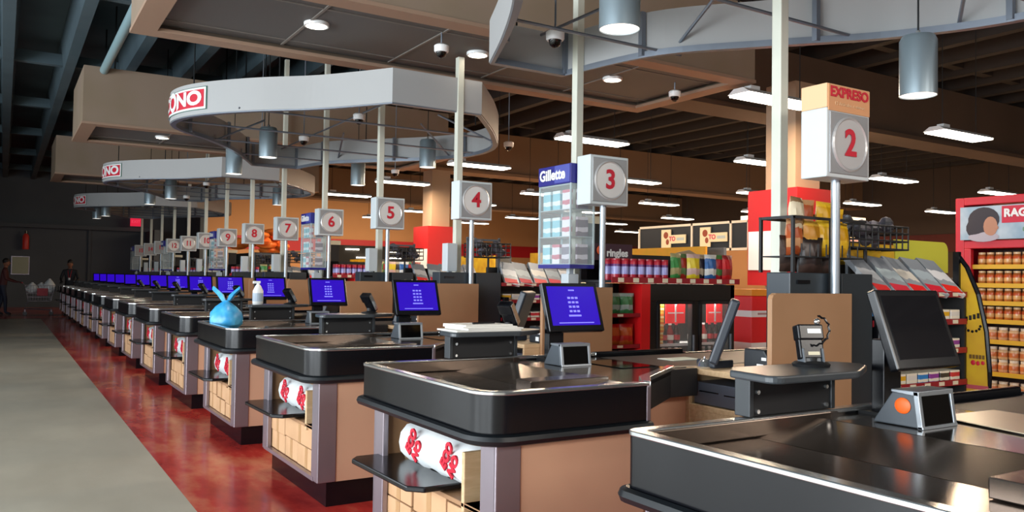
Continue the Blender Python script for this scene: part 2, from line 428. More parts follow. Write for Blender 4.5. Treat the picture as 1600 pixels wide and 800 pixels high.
# --- stacks of carrier bags in the counter fronts (lane 1 on)
t = thing('carrier_bag_stack', '', 'carrier bags', (1.72, Y0 + .7, .5))
b = MB()
prof = [(1.70, .50), (1.665, .53), (1.655, .58), (1.665, .63), (1.70, .665), (1.76, .68), (1.84, .665), (1.84, .515)]
n = 12; vs = []; fs = []
for i in range(n + 1):
    y = Y0 + .335 + .69 * i / n; sw = 1 + .03 * math.sin(i * 1.7) + (-.12 if i in (0, n) else 0)
    for (px, pz) in prof:
        vs.append((1.75 + (px - 1.75) * sw, y, .59 + (pz - .59) * sw + .004 * math.sin(i * 2.3 + px * 40)))
q = len(prof)
for i in range(n):
    for j in range(q): fs.append((i * q + j, i * q + (j + 1) % q, (i + 1) * q + (j + 1) % q, (i + 1) * q + j))
fs += [tuple(range(q))[::-1], tuple(range(n * q, (n + 1) * q))]
b.add(vs, fs); obj('bag_bundle', b, WHITEB, t, smooth=True)
for ly in (.47, .83):
    text('red_print', 'ECO\nNO', .066, plane_M((1.653, Y0 + ly, .595), (0, -.55, .83), (-.05, .83, .55)), RED, t, bold=.004, ext=.004)
over_lanes(t, ALL[1:], lambda k: 'stack of white carrier bags with red print in the counter front, %s' % nth(k), 'white carrier bags in the counter fronts')

# --- cartons in the lower shelf of every counter front
def carton(lab):
    t = thing('carton', lab, 'carton', (0, 0, 0))
    return t
SPL = [  # (ly0, ly1, z0, z1)
    [(.80, 1.13, .30, .435), (.80, 1.13, .175, .297), (.15, .79, .31, .435), (.52, .79, .175, .305), (.15, .51, .175, .305)],
    [(.84, 1.13, .31, .43), (.84, 1.13, .175, .305), (.5, .83, .30, .43), (.5, .83, .175, .295), (.15, .49, .29, .42), (.15, .49, .175, .285)],
]
NAMEZ = [['upper far', 'lower far', 'wide upper', 'lower middle', 'lower near'], ['upper far', 'lower far', 'upper middle', 'lower middle', 'upper near', 'lower near']]
for k in range(1, NL):
    v = 0 if k == 2 else 1 if k % 2 else 0
    for (a, c, z0, z1), nm in zip(SPL[v], NAMEZ[v]):
        b = MB(); yb = y0(k); dx = random.uniform(0, .012)
        b.box(1.645 + dx, 2.05, yb + a + .003, yb + c - .003, z0, z1)
        if k < 5:
            tt = thing('carton', '', 'carton', (1.85, yb + (a + c) / 2, z0), 'beige cartons in the counter fronts')
            obj('box_body', b, CARD, tt, bev=.004)
            b = MB(); b.box(1.643 + dx, 1.646 + dx, yb + (a + c) / 2 - .022, yb + (a + c) / 2 + .022, z0 + .002, z1 - .002); obj('tape', b, mat('tape_brown', 'b08a60', .4), tt)
        else:
            tt = obj('carton', b, CARD, loc=(1.85, yb + (a + c) / 2, z0)); tag(tt, '', 'carton', 'beige cartons in the counter fronts')
        tt['label'] = '%s beige carton in the counter front, %s' % (nm, nth(k))

# --- payment stand on the customer side
t = thing('payment_stand', '', 'payment stand', (2.3, Y0 + 1.23, .952))
b = MB(); b.box(2.04, 2.435, Y0 + 1.205, Y0 + 1.255, .952, 1.075); obj('stand_box', b, BLACKM, t, bev=.004)
obj('side_plate', MB().box(2.025, 2.045, Y0 + 1.198, Y0 + 1.262, .952, 1.075), mat('side_plate_dark', '24292d', .4), t, bev=.003); obj('side_plate', MB().box(2.43, 2.45, Y0 + 1.198, Y0 + 1.262, .952, 1.075), mat('side_plate_dark', '24292d', .4), t, bev=.003)
b = MB(); b.prism(arc(2.01, Y0 + 1.09, .04, -PI, -PI / 2, 5) + arc(2.36, Y0 + 1.11, .06, -PI / 2, -PI / 2 + .5, 4) + [(2.57, Y0 + 1.16), (2.61, Y0 + 1.21), (2.56, Y0 + 1.31), (2.06, Y0 + 1.31), (1.99, Y0 + 1.25)], 1.075, 1.1)
obj('shelf_top', b, mat('stand_top', '3a3f43', .3), t, bev=.006)
for lx in (2.065, 2.405):
    for z in (.968, 1.03): obj('bolt', MB().cyl((lx, Y0 + 1.206, z), (lx, Y0 + 1.196, z), .007, 10), CHROME, t)
over_lanes(t, ALL, lambda k: 'black payment stand with bolted face beyond the counter %s' % nth(k), 'payment stands beside the counters',
           lambda k: ('bolt', 'side_plate') if k > 5 else ())

# --- card terminal
cx, cy = 2.35, Y0 + 1.22
t = thing('card_terminal', '', 'card terminal', (cx, cy, 1.1))
obj('swivel_base', MB().lathe([(.0, 0), (.06, 0), (.063, .008), (.055, .014), (.02, .018), (.02, .03)], (cx, cy, 1.1), 24), BLACKM, t, smooth=True)
Mt = Matrix.Translation((cx, cy, 1.122)) @ Matrix.Rotation(-.35, 4, 'Z') @ Matrix.Rotation(math.radians(-14), 4, 'X') @ Matrix.Scale(.72, 4)
obj('bracket', MB().box(-.04, .04, -.02, .02, -.03, .03, Mt).box(-.055, -.045, -.03, .03, -.03, .05, Mt).box(.045, .055, -.03, .03, -.03, .05, Mt), GREYPL, t, bev=.002)
hd = obj('handset', MB().box(-.062, .062, -.022, .022, 0, .15, Mt).box(-.066, .066, -.032, .026, .09, .165, Mt), BLACK, t, bev=.006)
obj('back_label', MB().box(-.02, .05, -.0335, -.031, .12, .142, Mt), WHITE, hd); obj('seal', MB().box(-.025, .035, -.024, -.021, .018, .034, Mt), TAG, hd)
obj('coiled_cord', MB().tube([Mt @ Vector((.05 + .055 * math.sin(i * .22) + .004 * math.cos(i * 2.2), -.02, .16 + .045 * math.cos(i * .22) - .12 * (i / 24) ** 2 + .004 * math.sin(i * 2.2))) for i in range(25)], .004, 6), BLACK, t, smooth=True)
obj('plug', MB().ell(Mt @ Vector((.045, -.02, .178)), .012, .01, .012), CHROME, t, smooth=True)
cx, cy = 2.42, Y0 + 1.25
t2 = thing('card_terminal', '', 'card terminal', (cx, cy, 1.1))    # the ones turned to the customer
obj('swivel_base', MB().lathe([(.0, 0), (.06, 0), (.063, .008), (.02, .018), (.02, .04)], (cx, cy, 1.1), 20), BLACKM, t2, smooth=True)
Mt = Matrix.Translation((cx + .03, cy, 1.12)) @ Matrix.Rotation(math.radians(30), 4, 'Z') @ Matrix.Rotation(math.radians(-38), 4, 'Y') @ Matrix.Scale(.85, 4)
hd = obj('handset', MB().box(-.022, .022, -.045, .045, 0, .19, Mt).box(-.03, .026, -.05, .05, .11, .19, Mt), BLACK, t2, bev=.006)
obj('display', MB().box(.0225, .03, -.035, .035, .12, .17, Mt), SCREENOFF, hd); obj('key_pad', MB().box(.0225, .026, -.034, .034, .02, .1, Mt), CHROME, hd)
obj('silver_edge', MB().box(-.02, .02, -.054, -.05, .02, .18, Mt), CHROME, hd)
obj('arm', MB().cyl((cx, cy, 1.13), Mt @ Vector((0, 0, .05)), .014, 8), BLACKM, t2)
over_lanes(t2, [1, 2, 3, 4, 5, 6, 7, 8], lambda k: 'black tilted card terminal on the payment stand %s' % nth(k), 'card terminals',
           lambda k: ('display', 'key_pad') if k > 4 else ())
tag(t, 'black card terminal seen from behind with coiled cord, on the nearest payment stand', 'card terminal', 'card terminals')

# --- scanner box on the deck
t = thing('barcode_scanner', '', 'barcode scanner', (2.56, Y0 + .88, .928))
yb = Y0 + .82; xa, xb = 2.48, 2.673
b = MB(); b.xprism([(yb + .004, .93), (yb + .17, .93), (yb + .10, 1.036), (yb + .016, 1.036)], xa + .006, xb - .006); obj('housing', b, mat('scanner_grey', '4a5056', .4), t, bev=.004)
b = MB()
for x0, x1 in ((xa, xa + .016), (xb - .016, xb)): b.xprism([(yb - .008, .928), (yb + .01, .928), (yb + .026, 1.045), (yb + .008, 1.045)], x0, x1)
b.xprism([(yb + .006, 1.03), (yb + .1, 1.036), (yb + .1, 1.045), (yb + .006, 1.046)], xa, xb); b.xprism([(yb - .01, .928), (yb + .01, .928), (yb + .01, .938), (yb - .008, .938)], xa, xb)
obj('frame', b, mat('scanner_silver', '9aa0a6', .3, .6), t, bev=.002)
b = MB(); b.add([(xa + .016, yb - .0035, .938), (xb - .016, yb - .0035, .938), (xb - .016, yb + .0105, 1.031), (xa + .016, yb + .0105, 1.031)], [(0, 1, 2, 3)]); obj('glass', b, GLASSB, t)
b = MB(); b.ell((xa + .004, yb + .062, .995), .006, .028, .026); obj('round_sticker', b, ORANGE, t, smooth=True)
over_lanes(t, ALL[:9], lambda k: 'silver framed barcode scanner with dark glass on the counter %s' % nth(k), 'barcode scanners',
           lambda k: ('round_sticker',) if k else ())
t.location = Vector(t.location) + Vector((-.03, .07, 0))

# --- screens
def screen(on):
    t = thing('register_screen', '', 'screen', (2.745, Y0 + 1.12, .93))
    Ms = Matrix.Translation((2.745, Y0 + 1.03, 1.095)) @ Matrix.Rotation(math.radians(-19), 4, 'X')
    obj('bezel', MB().box(-.19, .19, 0, .035, 0, .285, Ms), BLACK, t, bev=.006)
    d = obj('display', MB().box(-.165, .165, -.002, .004, .035, .262, Ms), SCREEN if on else SCREENOFF, t)
    if on:
        k = MB()
        for i in range(3):
            for j in range(4): k.box(-.035 + i * .026, -.017 + i * .026, -.004, -.001, .11 + j * .026, .122 + j * .026, Ms)
        k.box(-.045, .04, -.004, -.001, .085, .095, Ms); k.box(-.12, .12, -.004, -.001, .046, .051, Ms); k.box(-.02, .02, -.004, -.001, .236, .243, Ms)
        obj('key_icons', k, SCREENW, d)
    obj('neck', MB().box(-.06, .04, .03, .085, .06, .16, Ms), BLACKM, t, bev=.006)
    obj('post', MB().box(2.61, 2.71, Y0 + 1.12, Y0 + 1.17, .928, 1.19), BLACK, t, bev=.004)
    obj('foot', MB().box(2.58, 2.75, Y0 + 1.08, Y0 + 1.2, .928, .938), BLACKM, t)
    return t
t = screen(False); tag(t, 'dark tilted touch screen without picture on the nearest counter', 'screen', 'register screens')
t = screen(True)
over_lanes(t, ALL[1:], lambda k: 'blue lit register screen tilted back on the counter %s' % nth(k), 'register screens',
           lambda k: ('key_icons', 'foot') if k > 7 else ())

# --- cashier's drawer cabinet, divider panel, monitor, printer
t = thing('cash_drawer_cabinet', '', 'cabinet', (3.5, Y0 + .36, 0))
b = MB(); ya, yc = Y0 + .165, Y0 + .6
b.box(3.15, 3.88, ya, yc, .89, .92); b.box(3.15, 3.88, yc - .03, yc, 0, .89); b.box(3.15, 3.88, ya, ya + .02, 0, .89); b.box(3.86, 3.88, ya, yc, 0, .89); b.box(3.15, 3.86, ya + .02, yc - .03, .70, .73)
b.box(3.17, 3.2, ya + .02, yc - .03, .05, .66); b.box(3.155, 3.2, ya + .02, yc - .03, .66, .70)
obj('carcass', b, CREAM, t, bev=.004)
b = MB(); b.box(3.165, 3.6, ya + .03, yc - .05, .735, .85); d = obj('drawer', b, DRAWER, t, bev=.004)
b = MB(); b.box(3.162, 3.166, ya + .06, ya + .17, .795, .801); b.box(3.162, 3.166, ya + .21, yc - .09, .80, .806); obj('coin_slot', b, BLACK, d)
over_lanes(t, [1, 2, 3, 4], lambda k: 'cream wooden cash drawer cabinet behind the cashier notch of the counter %s' % nth(k), 'cash drawer cabinets')

b = MB(); b.yprism([(3.28, 0)] + [(3.92, 0), (3.92, 1.33)] + [(3.31, 1.33), (3.29, 1.32), (3.28, 1.3)], Y0 + .13, Y0 + .16)
t = obj('divider_panel', b, TAN2, loc=(3.6, Y0 + .145, 0), bev=.003); tag(t, '', 'divider panel')
over_lanes(t, ALL[1:], lambda k: 'brown upright divider panel under the lane number %d sign' % (k + 1), 'brown divider panels')

t = thing('monitor', '', 'monitor', (3.38, Y0 + .52, .92))
a = math.atan2(.73, -.68) - PI / 2
Mm = Matrix.Translation((3.29, Y0 + .54, .95)) @ Matrix.Rotation(a, 4, 'Z') @ Matrix.Rotation(math.radians(-19), 4, 'X').inverted()
obj('casing', MB().box(-.16, .16, -.028, .022, 0, .36, Mm), SLATE, t, bev=.012)
obj('display', MB().box(-.14, .14, .0215, .024, .03, .33, Mm), SCREENOFF, t)
obj('stand', MB().box(3.22, 3.37, Y0 + .46, Y0 + .595, .92, .965), SLATE, t, bev=.01)
over_lanes(t, [1, 2, 3, 4], lambda k: 'dark monitor seen edge on, leaning on the drawer cabinet %s' % nth(k - 1), 'cashier monitors')
t = thing('receipt_printer', '', 'printer', (3.62, Y0 + .25, .92))
b = MB(); b.xprism([(Y0 + .17, .92), (Y0 + .33, .92), (Y0 + .33, 1.04), (Y0 + .2, 1.04), (Y0 + .17, 1.0)], 3.3, 3.46)
obj('casing', b, mat('printer_dark', '1d2126', .4), t, bev=.008)
obj('sticker', MB().box(3.297, 3.3, Y0 + .2, Y0 + .24, .935, .965), WHITE, t); obj('sticker', MB().box(3.297, 3.3, Y0 + .18, Y0 + .21, .985, 1.0), WHITE, t)
obj('paper_slot', MB().box(3.31, 3.45, Y0 + .24, Y0 + .26, 1.036, 1.042), BLACK, t)
over_lanes(t, [1, 2, 3], lambda k: 'black receipt printer with white stickers beside the drawer monitor, %s' % nth(k - 1), 'receipt printers')

# --- poles, lane signs, grey posts
b = MB(); b.box(3.915, 3.985, Y0 + .615, Y0 + .685, 0, 5.0)
t = obj('power_pole', b, POLE, loc=(3.95, Y0 + .65, 0), bev=.006); tag(t, '', 'pole')
b = MB(); b.box(3.915, 3.985, Y0 + .615, Y0 + .685, 0, 3.66)
ts = obj('power_pole', b, POLE, loc=(3.95, Y0 + .65, 0), bev=.006); tag(ts, '', 'pole')
lab = lambda k: 'square cream power pole rising behind the lane number %d sign' % (k + 1)
over_lanes(t, [k for k in ALL[1:] if k not in (3, 7, 10)], lab, 'power poles along the lanes'); over_lanes(ts, [3, 7, 10], lab, 'power poles along the lanes')
for k in ALL[1:]:
    yb = y0(k); n = k + 1; z0 = 1.95
    t = thing('lane_sign', 'grey lane sign box reading %d on a round post' % n if k != 1 else 'tall lane sign reading EXPRESO and 2 on a round post', 'lane sign', (3.87, yb + .2, 1.0), 'lane number signs')
    obj('post', MB().cyl((3.87, yb + .2, .92), (3.87, yb + .2, z0 + .01), .024, 14), STEM, t, smooth=True)
    obj('sign_box', MB().box(3.68, 4.045, yb + .115, yb + .28, z0, z0 + .37), SIGNB, t, bev=.006)
    f = obj('face_plate', MB().box(3.7, 4.025, yb + .108, yb + .116, z0 + .02, z0 + .35), SIGNF, t, bev=.004)
    if k < 12:
        Mr = Matrix.Translation((3.8625, yb + .109, z0 + .185)) @ Matrix.Rotation(PI / 2, 4, 'X')
        obj('disc', MB().lathe([(.0, 0), (.15, 0), (.15, .006), (.14, .012), (.132, .006), (.0, .0055)], (0, 0, 0), 32, Mr), SIGND, f)
    text('number', str(n), .2 if n < 10 else .17, plane_M((3.8625, yb + .099, z0 + .185), (1, 0, 0), (0, 0, 1)), RED, t, bold=.005, sx=1 if n < 10 else .85)
    if k == 1:
        obj('top_box', MB().box(3.68, 4.045, yb + .115, yb + .28, z0 + .37, z0 + .5), EXPB, t, bev=.004)
        g = obj('top_face', MB().box(3.69, 4.04, yb + .11, yb + .116, z0 + .355, z0 + .495), EXPF, t)
        text('lettering', 'EXPRESO', .075, plane_M((3.8625, yb + .107, z0 + .455), (1, 0, 0), (0, 0, 1)), RED, g, bold=.0025, sx=1.06)
        text('small_lettering', '12 Artículos o menos', .028, plane_M((3.8625, yb + .107, z0 + .395), (1, 0, 0), (0, 0, 1)), EXPB, g, sx=1.05)
for k in ALL[1:]:
    b = MB(); yb = y0(k)
    b.box(3.75, 3.85, yb + .47, yb + .57, .92, 1.43)
    if k % 3 == 0 or k % 3 == 1 and k > 1: b.box(3.745, 3.855, yb + .46, yb + .58, 1.45, 1.73); b.box(3.78, 3.82, yb + .5, yb + .54, 1.43, 1.45)
    t = obj('merchandiser_post', b, POST, loc=(3.8, yb + .52, .92), bev=.004); tag(t, 'short grey square post beside the pole of lane sign %d' % (k + 1), 'post', 'grey posts beside the poles')

# ------------------------------------------------------------------ ceiling canopies
CANY = [(6.3, 8.3), (13.75, 15.8), (21.2, 23.2)]
CX0, CX1 = .95, 7.1
cn = ['nearest', 'middle', 'farthest']
for i, (ya, yb) in enumerate(CANY):
    t = thing('ceiling_canopy', 'taupe boxed ceiling canopy with dark panelled underside, %s of the three' % cn[i], 'ceiling canopy', ((CX0 + CX1) / 2, (ya + yb) / 2, 3.65), 'ceiling canopies')
    b = MB(); b.box(CX0, CX1, ya, ya + .05, 3.65, 4.5); b.box(CX0, CX1, yb - .05, yb, 3.65, 4.5); b.box(CX0, CX0 + .05, ya + .05, yb - .05, 3.65, 4.5); b.box(CX1 - .05, CX1, ya + .05, yb - .05, 3.65, 4.5)
    obj('side_board', b, TAUPE, t)
    b = MB(); w = .2
    b.box(CX0 - .01, CX1 + .01, ya - .01, ya + w, 3.62, 3.655); b.box(CX0 - .01, CX1 + .01, yb - w, yb + .01, 3.62, 3.655); b.box(CX0 - .01, CX0 + w, ya + w, yb - w, 3.62, 3.655); b.box(CX1 - w, CX1 + .01, ya + w, yb - w, 3.62, 3.655)
    obj('lower_frame', b, CANFR, t)
    obj('under_panel', MB().box(CX0 + w - .02, CX1 - w + .02, ya + w - .02, yb - w + .02, 3.69, 3.72), CANPN, t)
    b = MB()
    for j in range(1, 5):
        x = CX0 + w + j * (CX1 - CX0 - 2 * w) / 5; b.box(x - .012, x + .012, ya + w, yb - w, 3.68, 3.69)
    ym = (ya + yb) / 2 - .5; b.box(CX0 + w, CX1 - w, ym - .008, ym + .008, 3.682, 3.69); b.box(CX0 + w, CX1 - w, ym + 1.1, ym + 1.115, 3.682, 3.69)
    obj('panel_joint', b, mat('joint_grey', '6e6862', .6), t)
    for x in (1.4, 3.4, 5.4, 6.7):
        for y in (ya + .3, yb - .3): obj('hanger_rod', MB().cyl((x, y, 3.72), (x, y, 5.55), .012, 6), WIRE, t)
dl = None
for x, y, lb in ((2.37, 7.24, 'left of the mounted camera'), (4.06, 7.24, 'beside the top of the cream pole'), (5.83, 7.25, 'towards the right end of the canopy'), (2.22, 14.75, 'in the middle canopy, partly behind the white band')):
    t = thing('downlight', 'round glowing downlight recessed in a canopy, ' + lb, 'downlight', (x, y, 3.66), 'canopy downlights')
    obj('trim_ring', MB().lathe([(.094, 0), (.11, 0), (.113, .006), (.113, .03), (.094, .03)], (x, y, 3.66), 24, cap=False), WHITE, t, smooth=True)
    obj('lens', MB().lathe([(.0, .0), (.1, .0), (.1, .02), (.0, .02)], (x, y, 3.662), 24), LAMP, t)

# ------------------------------------------------------------------ hanging fascia rings with the shop name
LEFT = spline([(3.2, 7.4), (2.95, 7.78), (2.65, 8.17), (2.2, 8.6), (1.82, 9.08), (1.62, 9.5), (1.58, 9.95), (1.74, 10.35), (2.15, 10.85), (2.6, 11.55), (2.95, 12.25), (3.25, 12.95)], 8)
RIGHT = spline([(4.2, 7.4), (4.9, 8.3), (5.45, 9.2), (5.54, 10.0), (5.23, 10.72), (4.68, 11.39), (4.16, 12.06), (3.95, 12.95)], 8)
RZ0, RZ1 = 3.1, 3.44
RPER = 7.36
def lettering_on(path, s_mid, parent, dy):
    """shop name bent along the fascia: border, red field, white letters"""
    L = [0]
    for a, c in zip(path, path[1:]): L.append(L[-1] + (c - a).length)
    def at(s, out):
        s = max(0, min(L[-1] - .001, s))
        i = max(j for j in range(len(L) - 1) if L[j] <= s)
        f = (s - L[i]) / (L[i + 1] - L[i]); p = path[i].lerp(path[i + 1], f); tg = (path[i + 1] - path[i]).normalized()
        nrm = Vector((-tg.y, tg.x))
        return Vector((p.x + nrm.x * out, p.y + nrm.y * out + dy))
    # path runs from the near corner to the far corner: text x must run the other way when seen from outside
    def plate(w, z0, z1, out, m, name, par):
        mb = MB(); N = 24; vs = []
        for i in range(N + 1):
            q = at(s_mid - w / 2 + w * i / N, out)
            vs += [(q.x, q.y, z0), (q.x, q.y, z1)]
        mb.add(vs, [(2 * i, 2 * i + 2, 2 * i + 3, 2 * i + 1) for i in range(N)])
        return obj(name, mb, m, par)
    zc = 3.27
    plate(1.20, zc - .125, zc + .125, .016, mat('logo_line', '2c5a4a', .5), 'logo_outline', parent)
    plate(1.17, zc - .117, zc + .117, .019, WHITE, 'logo_margin', parent)
    lg = plate(1.12, zc - .095, zc + .095, .022, RED, 'logo_field', parent)
    cu = bpy.data.curves.new('l', 'FONT'); cu.body = 'ECONO'; cu.size = .205; cu.align_x = 'CENTER'; cu.align_y = 'CENTER'; cu.offset = .009; cu.resolution_u = 4
    o = bpy.data.objects.new('l', cu); COL.objects.link(o); bpy.context.view_layer.update()
    me = bpy.data.meshes.new_from_object(o.evaluated_get(bpy.context.evaluated_depsgraph_get())); bpy.data.objects.remove(o)
    bm = bmesh.new(); bm.from_mesh(me)
    bmesh.ops.subdivide_edges(bm, edges=[e for e in bm.edges if e.calc_length() > .06], cuts=2)
    org = Vector(parent['org'])
    for v in bm.verts:
        if abs(v.co.x) < .075: v.co.y *= 1.38
        q = at(s_mid - v.co.x * 1.42, .026 + v.co.z)
        v.co = Vector((q.x, q.y, zc + v.co.y)) - org
    bm.to_mesh(me); bm.free(); me.materials.clear(); me.materials.append(WHITE)
    l = bpy.data.objects.new('lettering', me); COL.objects.link(l); l.parent = lg; l['org'] = tuple(org)
rl = ['white curved hanging fascia ring overhead at the top right, seen from inside', 'white curved hanging fascia ring with large red ONO lettering at its tip', 'white curved hanging fascia ring with red NO lettering, third away', 'pale curved hanging fascia ring, farthest away against the dark wall']
for r in range(4):
    dy = (r - 1) * RPER
    t = thing('fascia_ring', rl[r], 'hanging sign', (3.5, 10.2 + dy, RZ0), 'hanging fascia rings')
    loop = [p for p in LEFT[::-1]] + [p for p in RIGHT]
    b = MB(); n = len(loop)
    # walls as separate strips so corners stay crisp
    b.add([(p.x, p.y + dy, z) for p in loop for z in (RZ0, RZ1)], [(2 * i, 2 * ((i + 1) % n), 2 * ((i + 1) % n) + 1, 2 * i + 1) for i in range(n)])
    obj('fascia', b, RINGW, t, thick=.02)
    ctr = Vector((3.6, 10.2))
    inn = [p + (ctr - p).normalized() * .06 for p in loop]
    b = MB(); vs = []
    for p, q in zip(loop, inn): vs += [(p.x, p.y + dy, RZ0 - .012), (q.x, q.y + dy, RZ0 - .012), (q.x, q.y + dy, RZ0 + .035), (p.x, p.y + dy, RZ0 + .035)]
    fs = []
    for i in range(n):
        j = (i + 1) % n
        for k in range(4): fs.append((4 * i + k, 4 * j + k, 4 * j + (k + 1) % 4, 4 * i + (k + 1) % 4))
    b.add(vs, fs); obj('bottom_rail', b, RINGF, t)
    for q in [inn[i] for i in range(6, n, 12)] + [inn[0], inn[len(LEFT) - 1], inn[len(LEFT)], inn[-1]]:
        obj('upright', MB().box(q.x - .02, q.x + .02, q.y + dy - .02, q.y + dy + .02, RZ0, RZ1), RINGF, t)
    b = MB()
    for (xa, xb, y) in ((2.05, 5.0, 8.75), (1.55, 5.52, 9.9), (2.15, 5.2, 10.95), (2.85, 4.4, 12.0)): b.cyl((xa, y + dy, RZ0 + .03), (xb, y + dy, RZ0 + .03), .012, 6)
    b.cyl((3.7, 7.45 + dy, RZ1 - .05), (3.7, 12.9 + dy, RZ1 - .05), .012, 6)
    for p, q in (((4.3, 12.0, RZ0 + .03), (4.1, 11.2, RZ1)), ((5.4, 10.4, RZ0 + .03), (4.7, 9.9, RZ1)), ((2.3, 11.1, RZ0 + .03), (2.9, 10.9, RZ1)), ((5.2, 8.9, RZ0 + .03), (4.6, 9.2, RZ1))):
        b.cyl((p[0], p[1] + dy, p[2]), (q[0], q[1] + dy, q[2]), .013, 6)
    obj('cross_bar', b, RINGF, t)
    for x, y in ((2.5, 8.85), (1.85, 10.1), (3.4, 12.8), (5.2, 9.3), (4.6, 11.6)): obj('hanger_rod', MB().cyl((x, y + dy, RZ1 - .05), (x, y + dy, 5.55), .008, 5), WIRE, t)
    if r: lettering_on(LEFT, 2.8, t, dy)

# ------------------------------------------------------------------ pendants and cameras
pl = None
PN = [(5.05, 3.11, 2.62, 'large, hanging at the upper right'), (2.9, 3.55, 2.79, 'cut by the top edge, with bright round mouth'), (5.05, 10.4, 2.94, 'fourth from the right, right of lane sign 5'), (2.9, 10.72, 2.92, 'big one under the white band, left of lane sign 6'),
      (4.87, 12.6, 2.87, 'small one above the number 6 sign'), (2.8, 12.15, 2.84, 'just left of the big one under the white band'), (5.0, 17.6, 2.9, 'far one above lane sign 8'), (2.9, 18.0, 2.93, 'far one under the third white band'), (2.7, 19.4, 2.9, 'narrow far one, left of another under the third band'),
      (2.3, 24.3, 2.9, 'front one of the pair below the farthest band'), (2.2, 25.6, 2.9, 'rear one of the pair below the farthest band')]
for x, y, z, lb in PN:
    if pl is None:
        t = thing('pendant_lamp', '', 'pendant lamp', (x, y, z), 'grey cylinder pendants')
        b = MB().lathe([(.112, .02), (.112, .0), (.115, .0), (.115, .36), (.10, .392), (.03, .398), (.0, .398)], (x, y, z), 28, cap=False)
        obj('shade', b, PEND, t, smooth=True)
        obj('reflector', MB().lathe([(.0, .04), (.05, .038), (.108, .006), (.111, .006), (.111, .05), (.0, .06)], (x, y, z), 24), mat('reflector_glow', 'fff8f0', .2, .5, emit='fff4e6', es=1.6), t, smooth=True)
        obj('ferrule', MB().cyl((x, y, z + .39), (x, y, z + .43), .015, 10), CHROME, t)
        obj('cable', MB().cyl((x, y, z + .42), (x, y, 5.55), .006, 6), WIRE, t)
        pl = t; t['label'] = 'grey cylindrical pendant lamp, ' + lb
    else: dup(pl, (x, y, z), 'grey cylindrical pendant lamp, ' + lb, 'grey cylinder pendants')
cm = None
for x, y, z, top, lb in ((3.44, 4.96, 3.19, 5.55, 'hanging inside the overhead ring'), (3.44, 6.83, 3.53, 3.69, 'fixed under the nearest canopy'), (3.44, 8.9, 3.22, 5.55, 'hanging at the white band near lane pole 5'), (3.44, 10.94, 3.25, 5.55, 'hanging above lane sign 6'),
                      (6.55, 7.0, 3.55, 3.69, 'under the right end of the nearest canopy'), (5.9, 9.6, 3.24, 5.55, 'hanging by the ring beside a brown ceiling'), (5.7, 13.0, 3.2, 5.55, 'hanging above lane sign 5, small and far'), (3.44, 13.1, 3.22, 5.55, 'hanging under the big pendant'), (3.44, 17.2, 3.2, 5.55, 'hanging above lane sign 9'), (3.44, 19.3, 3.1, 5.55, 'hanging above lane sign 10')):
    t = thing('dome_camera', 'white dome security camera ' + lb, 'security camera', (x, y, z), 'dome cameras')
    obj('housing', MB().lathe([(.062, -.03), (.068, -.02), (.07, .03), (.05, .045), (.0, .048)], (x, y, z), 22), WHITE, t, smooth=True)
    obj('dome', MB().lathe([(.0, -.085), (.02, -.082), (.04, -.065), (.05, -.03)], (x, y, z), 18), GLASSB, t, smooth=True)
    obj('mount', MB().cyl((x, y, z + .045), (x, y, top), .008, 6), RINGF, t)
t = obj('sprinkler_pipe', MB().cyl((1.22, 4, 4.45), (1.22, 13.74, 4.45), .06, 14), mat('pipe_teal', '7f9aa0', .45), smooth=True, loc=(1.22, 9, 4.45)); tag(t, 'thick pale teal pipe running along the dark ceiling into a canopy', 'pipe')
for y, z, lb in ((7.2, 4.85, 'upper'), (10.2, 4.85, 'lower')):
    t = obj('ceiling_cable', MB().tube([(-5.9, y, z + .1), (-2, y, z), (2, y, z - .05), (6, y, z)], .012, 6), WIRE, loc=(0, y, z)); tag(t, 'thin dark cable strung across the ceiling ribs, %s of two' % lb, 'cable')

# ------------------------------------------------------------------ fluorescent fixtures over the aisles
ft = None; cnt = 0
FX = []
for i, X in enumerate((7.0, 10.85, 14.7, 18.7, 22.4)):
    for j in range(7):
        Y = 6.45 + 3.5 * j
        if X > 12 and j < 1 and i == 4: continue
        if Y / X > 3.2 : continue
        FX.append((X, Y, i, j))
ROW = ['first', 'second', 'third', 'fourth', 'fifth']; 
for X, Y, i, j in FX:
    lab = 'long white fluorescent ceiling light, %s row from the lanes, %s from the front' % (ROW[i], ORD[j] if j else 'nearest')
    if ft is None:
        t = thing('fluorescent_light', lab, 'ceiling light', (X, Y, 3.5), 'fluorescent ceiling lights'); ft = t
        b = MB(); b.xprism([(Y - .16, 3.52), (Y + .16, 3.52), (Y + .07, 3.58), (Y - .07, 3.58)], X, X + 1.25); obj('housing', b, WHITE, t)
        obj('ballast_box', MB().box(X + .15, X + .3, Y - .05, Y + .05, 3.58, 3.63), WHITE, t)
        b = MB(); b.box(X + .02, X + 1.23, Y - .15, Y + .15, 3.5, 3.52); obj('diffuser', b, TUBE, t)
        b = MB()
        for x in (X + .2, X + 1.05): b.cyl((x, Y, 3.58), (x, Y, 5.55), .006, 5)
        obj('hanger', b, WIRE, t)
    else: dup(ft, (X, Y, 3.5), lab)

# ------------------------------------------------------------------ building columns
for x, y, lb in ((8.85, 7.2, 'behind the cream pole of lane sign 2'), (8.8, 17.6, 'behind lane signs 4 and 5')):
    t = thing('column', 'square tan building column with red wrap, ' + lb, 'column', (x, y, 0), 'building columns')
    obj('shaft', MB().box(x - .24, x + .24, y - .24, y + .24, 0, 4.0), COLM, t)
    obj('red_wrap', MB().box(x - .4, x + .4, y - .4, y + .4, 1.35, 2.6), REDP, t)
    obj('white_panel', MB().box(x - .41, x - .4, y - .38, y + .38, 1.55, 2.06), WHITE, t)

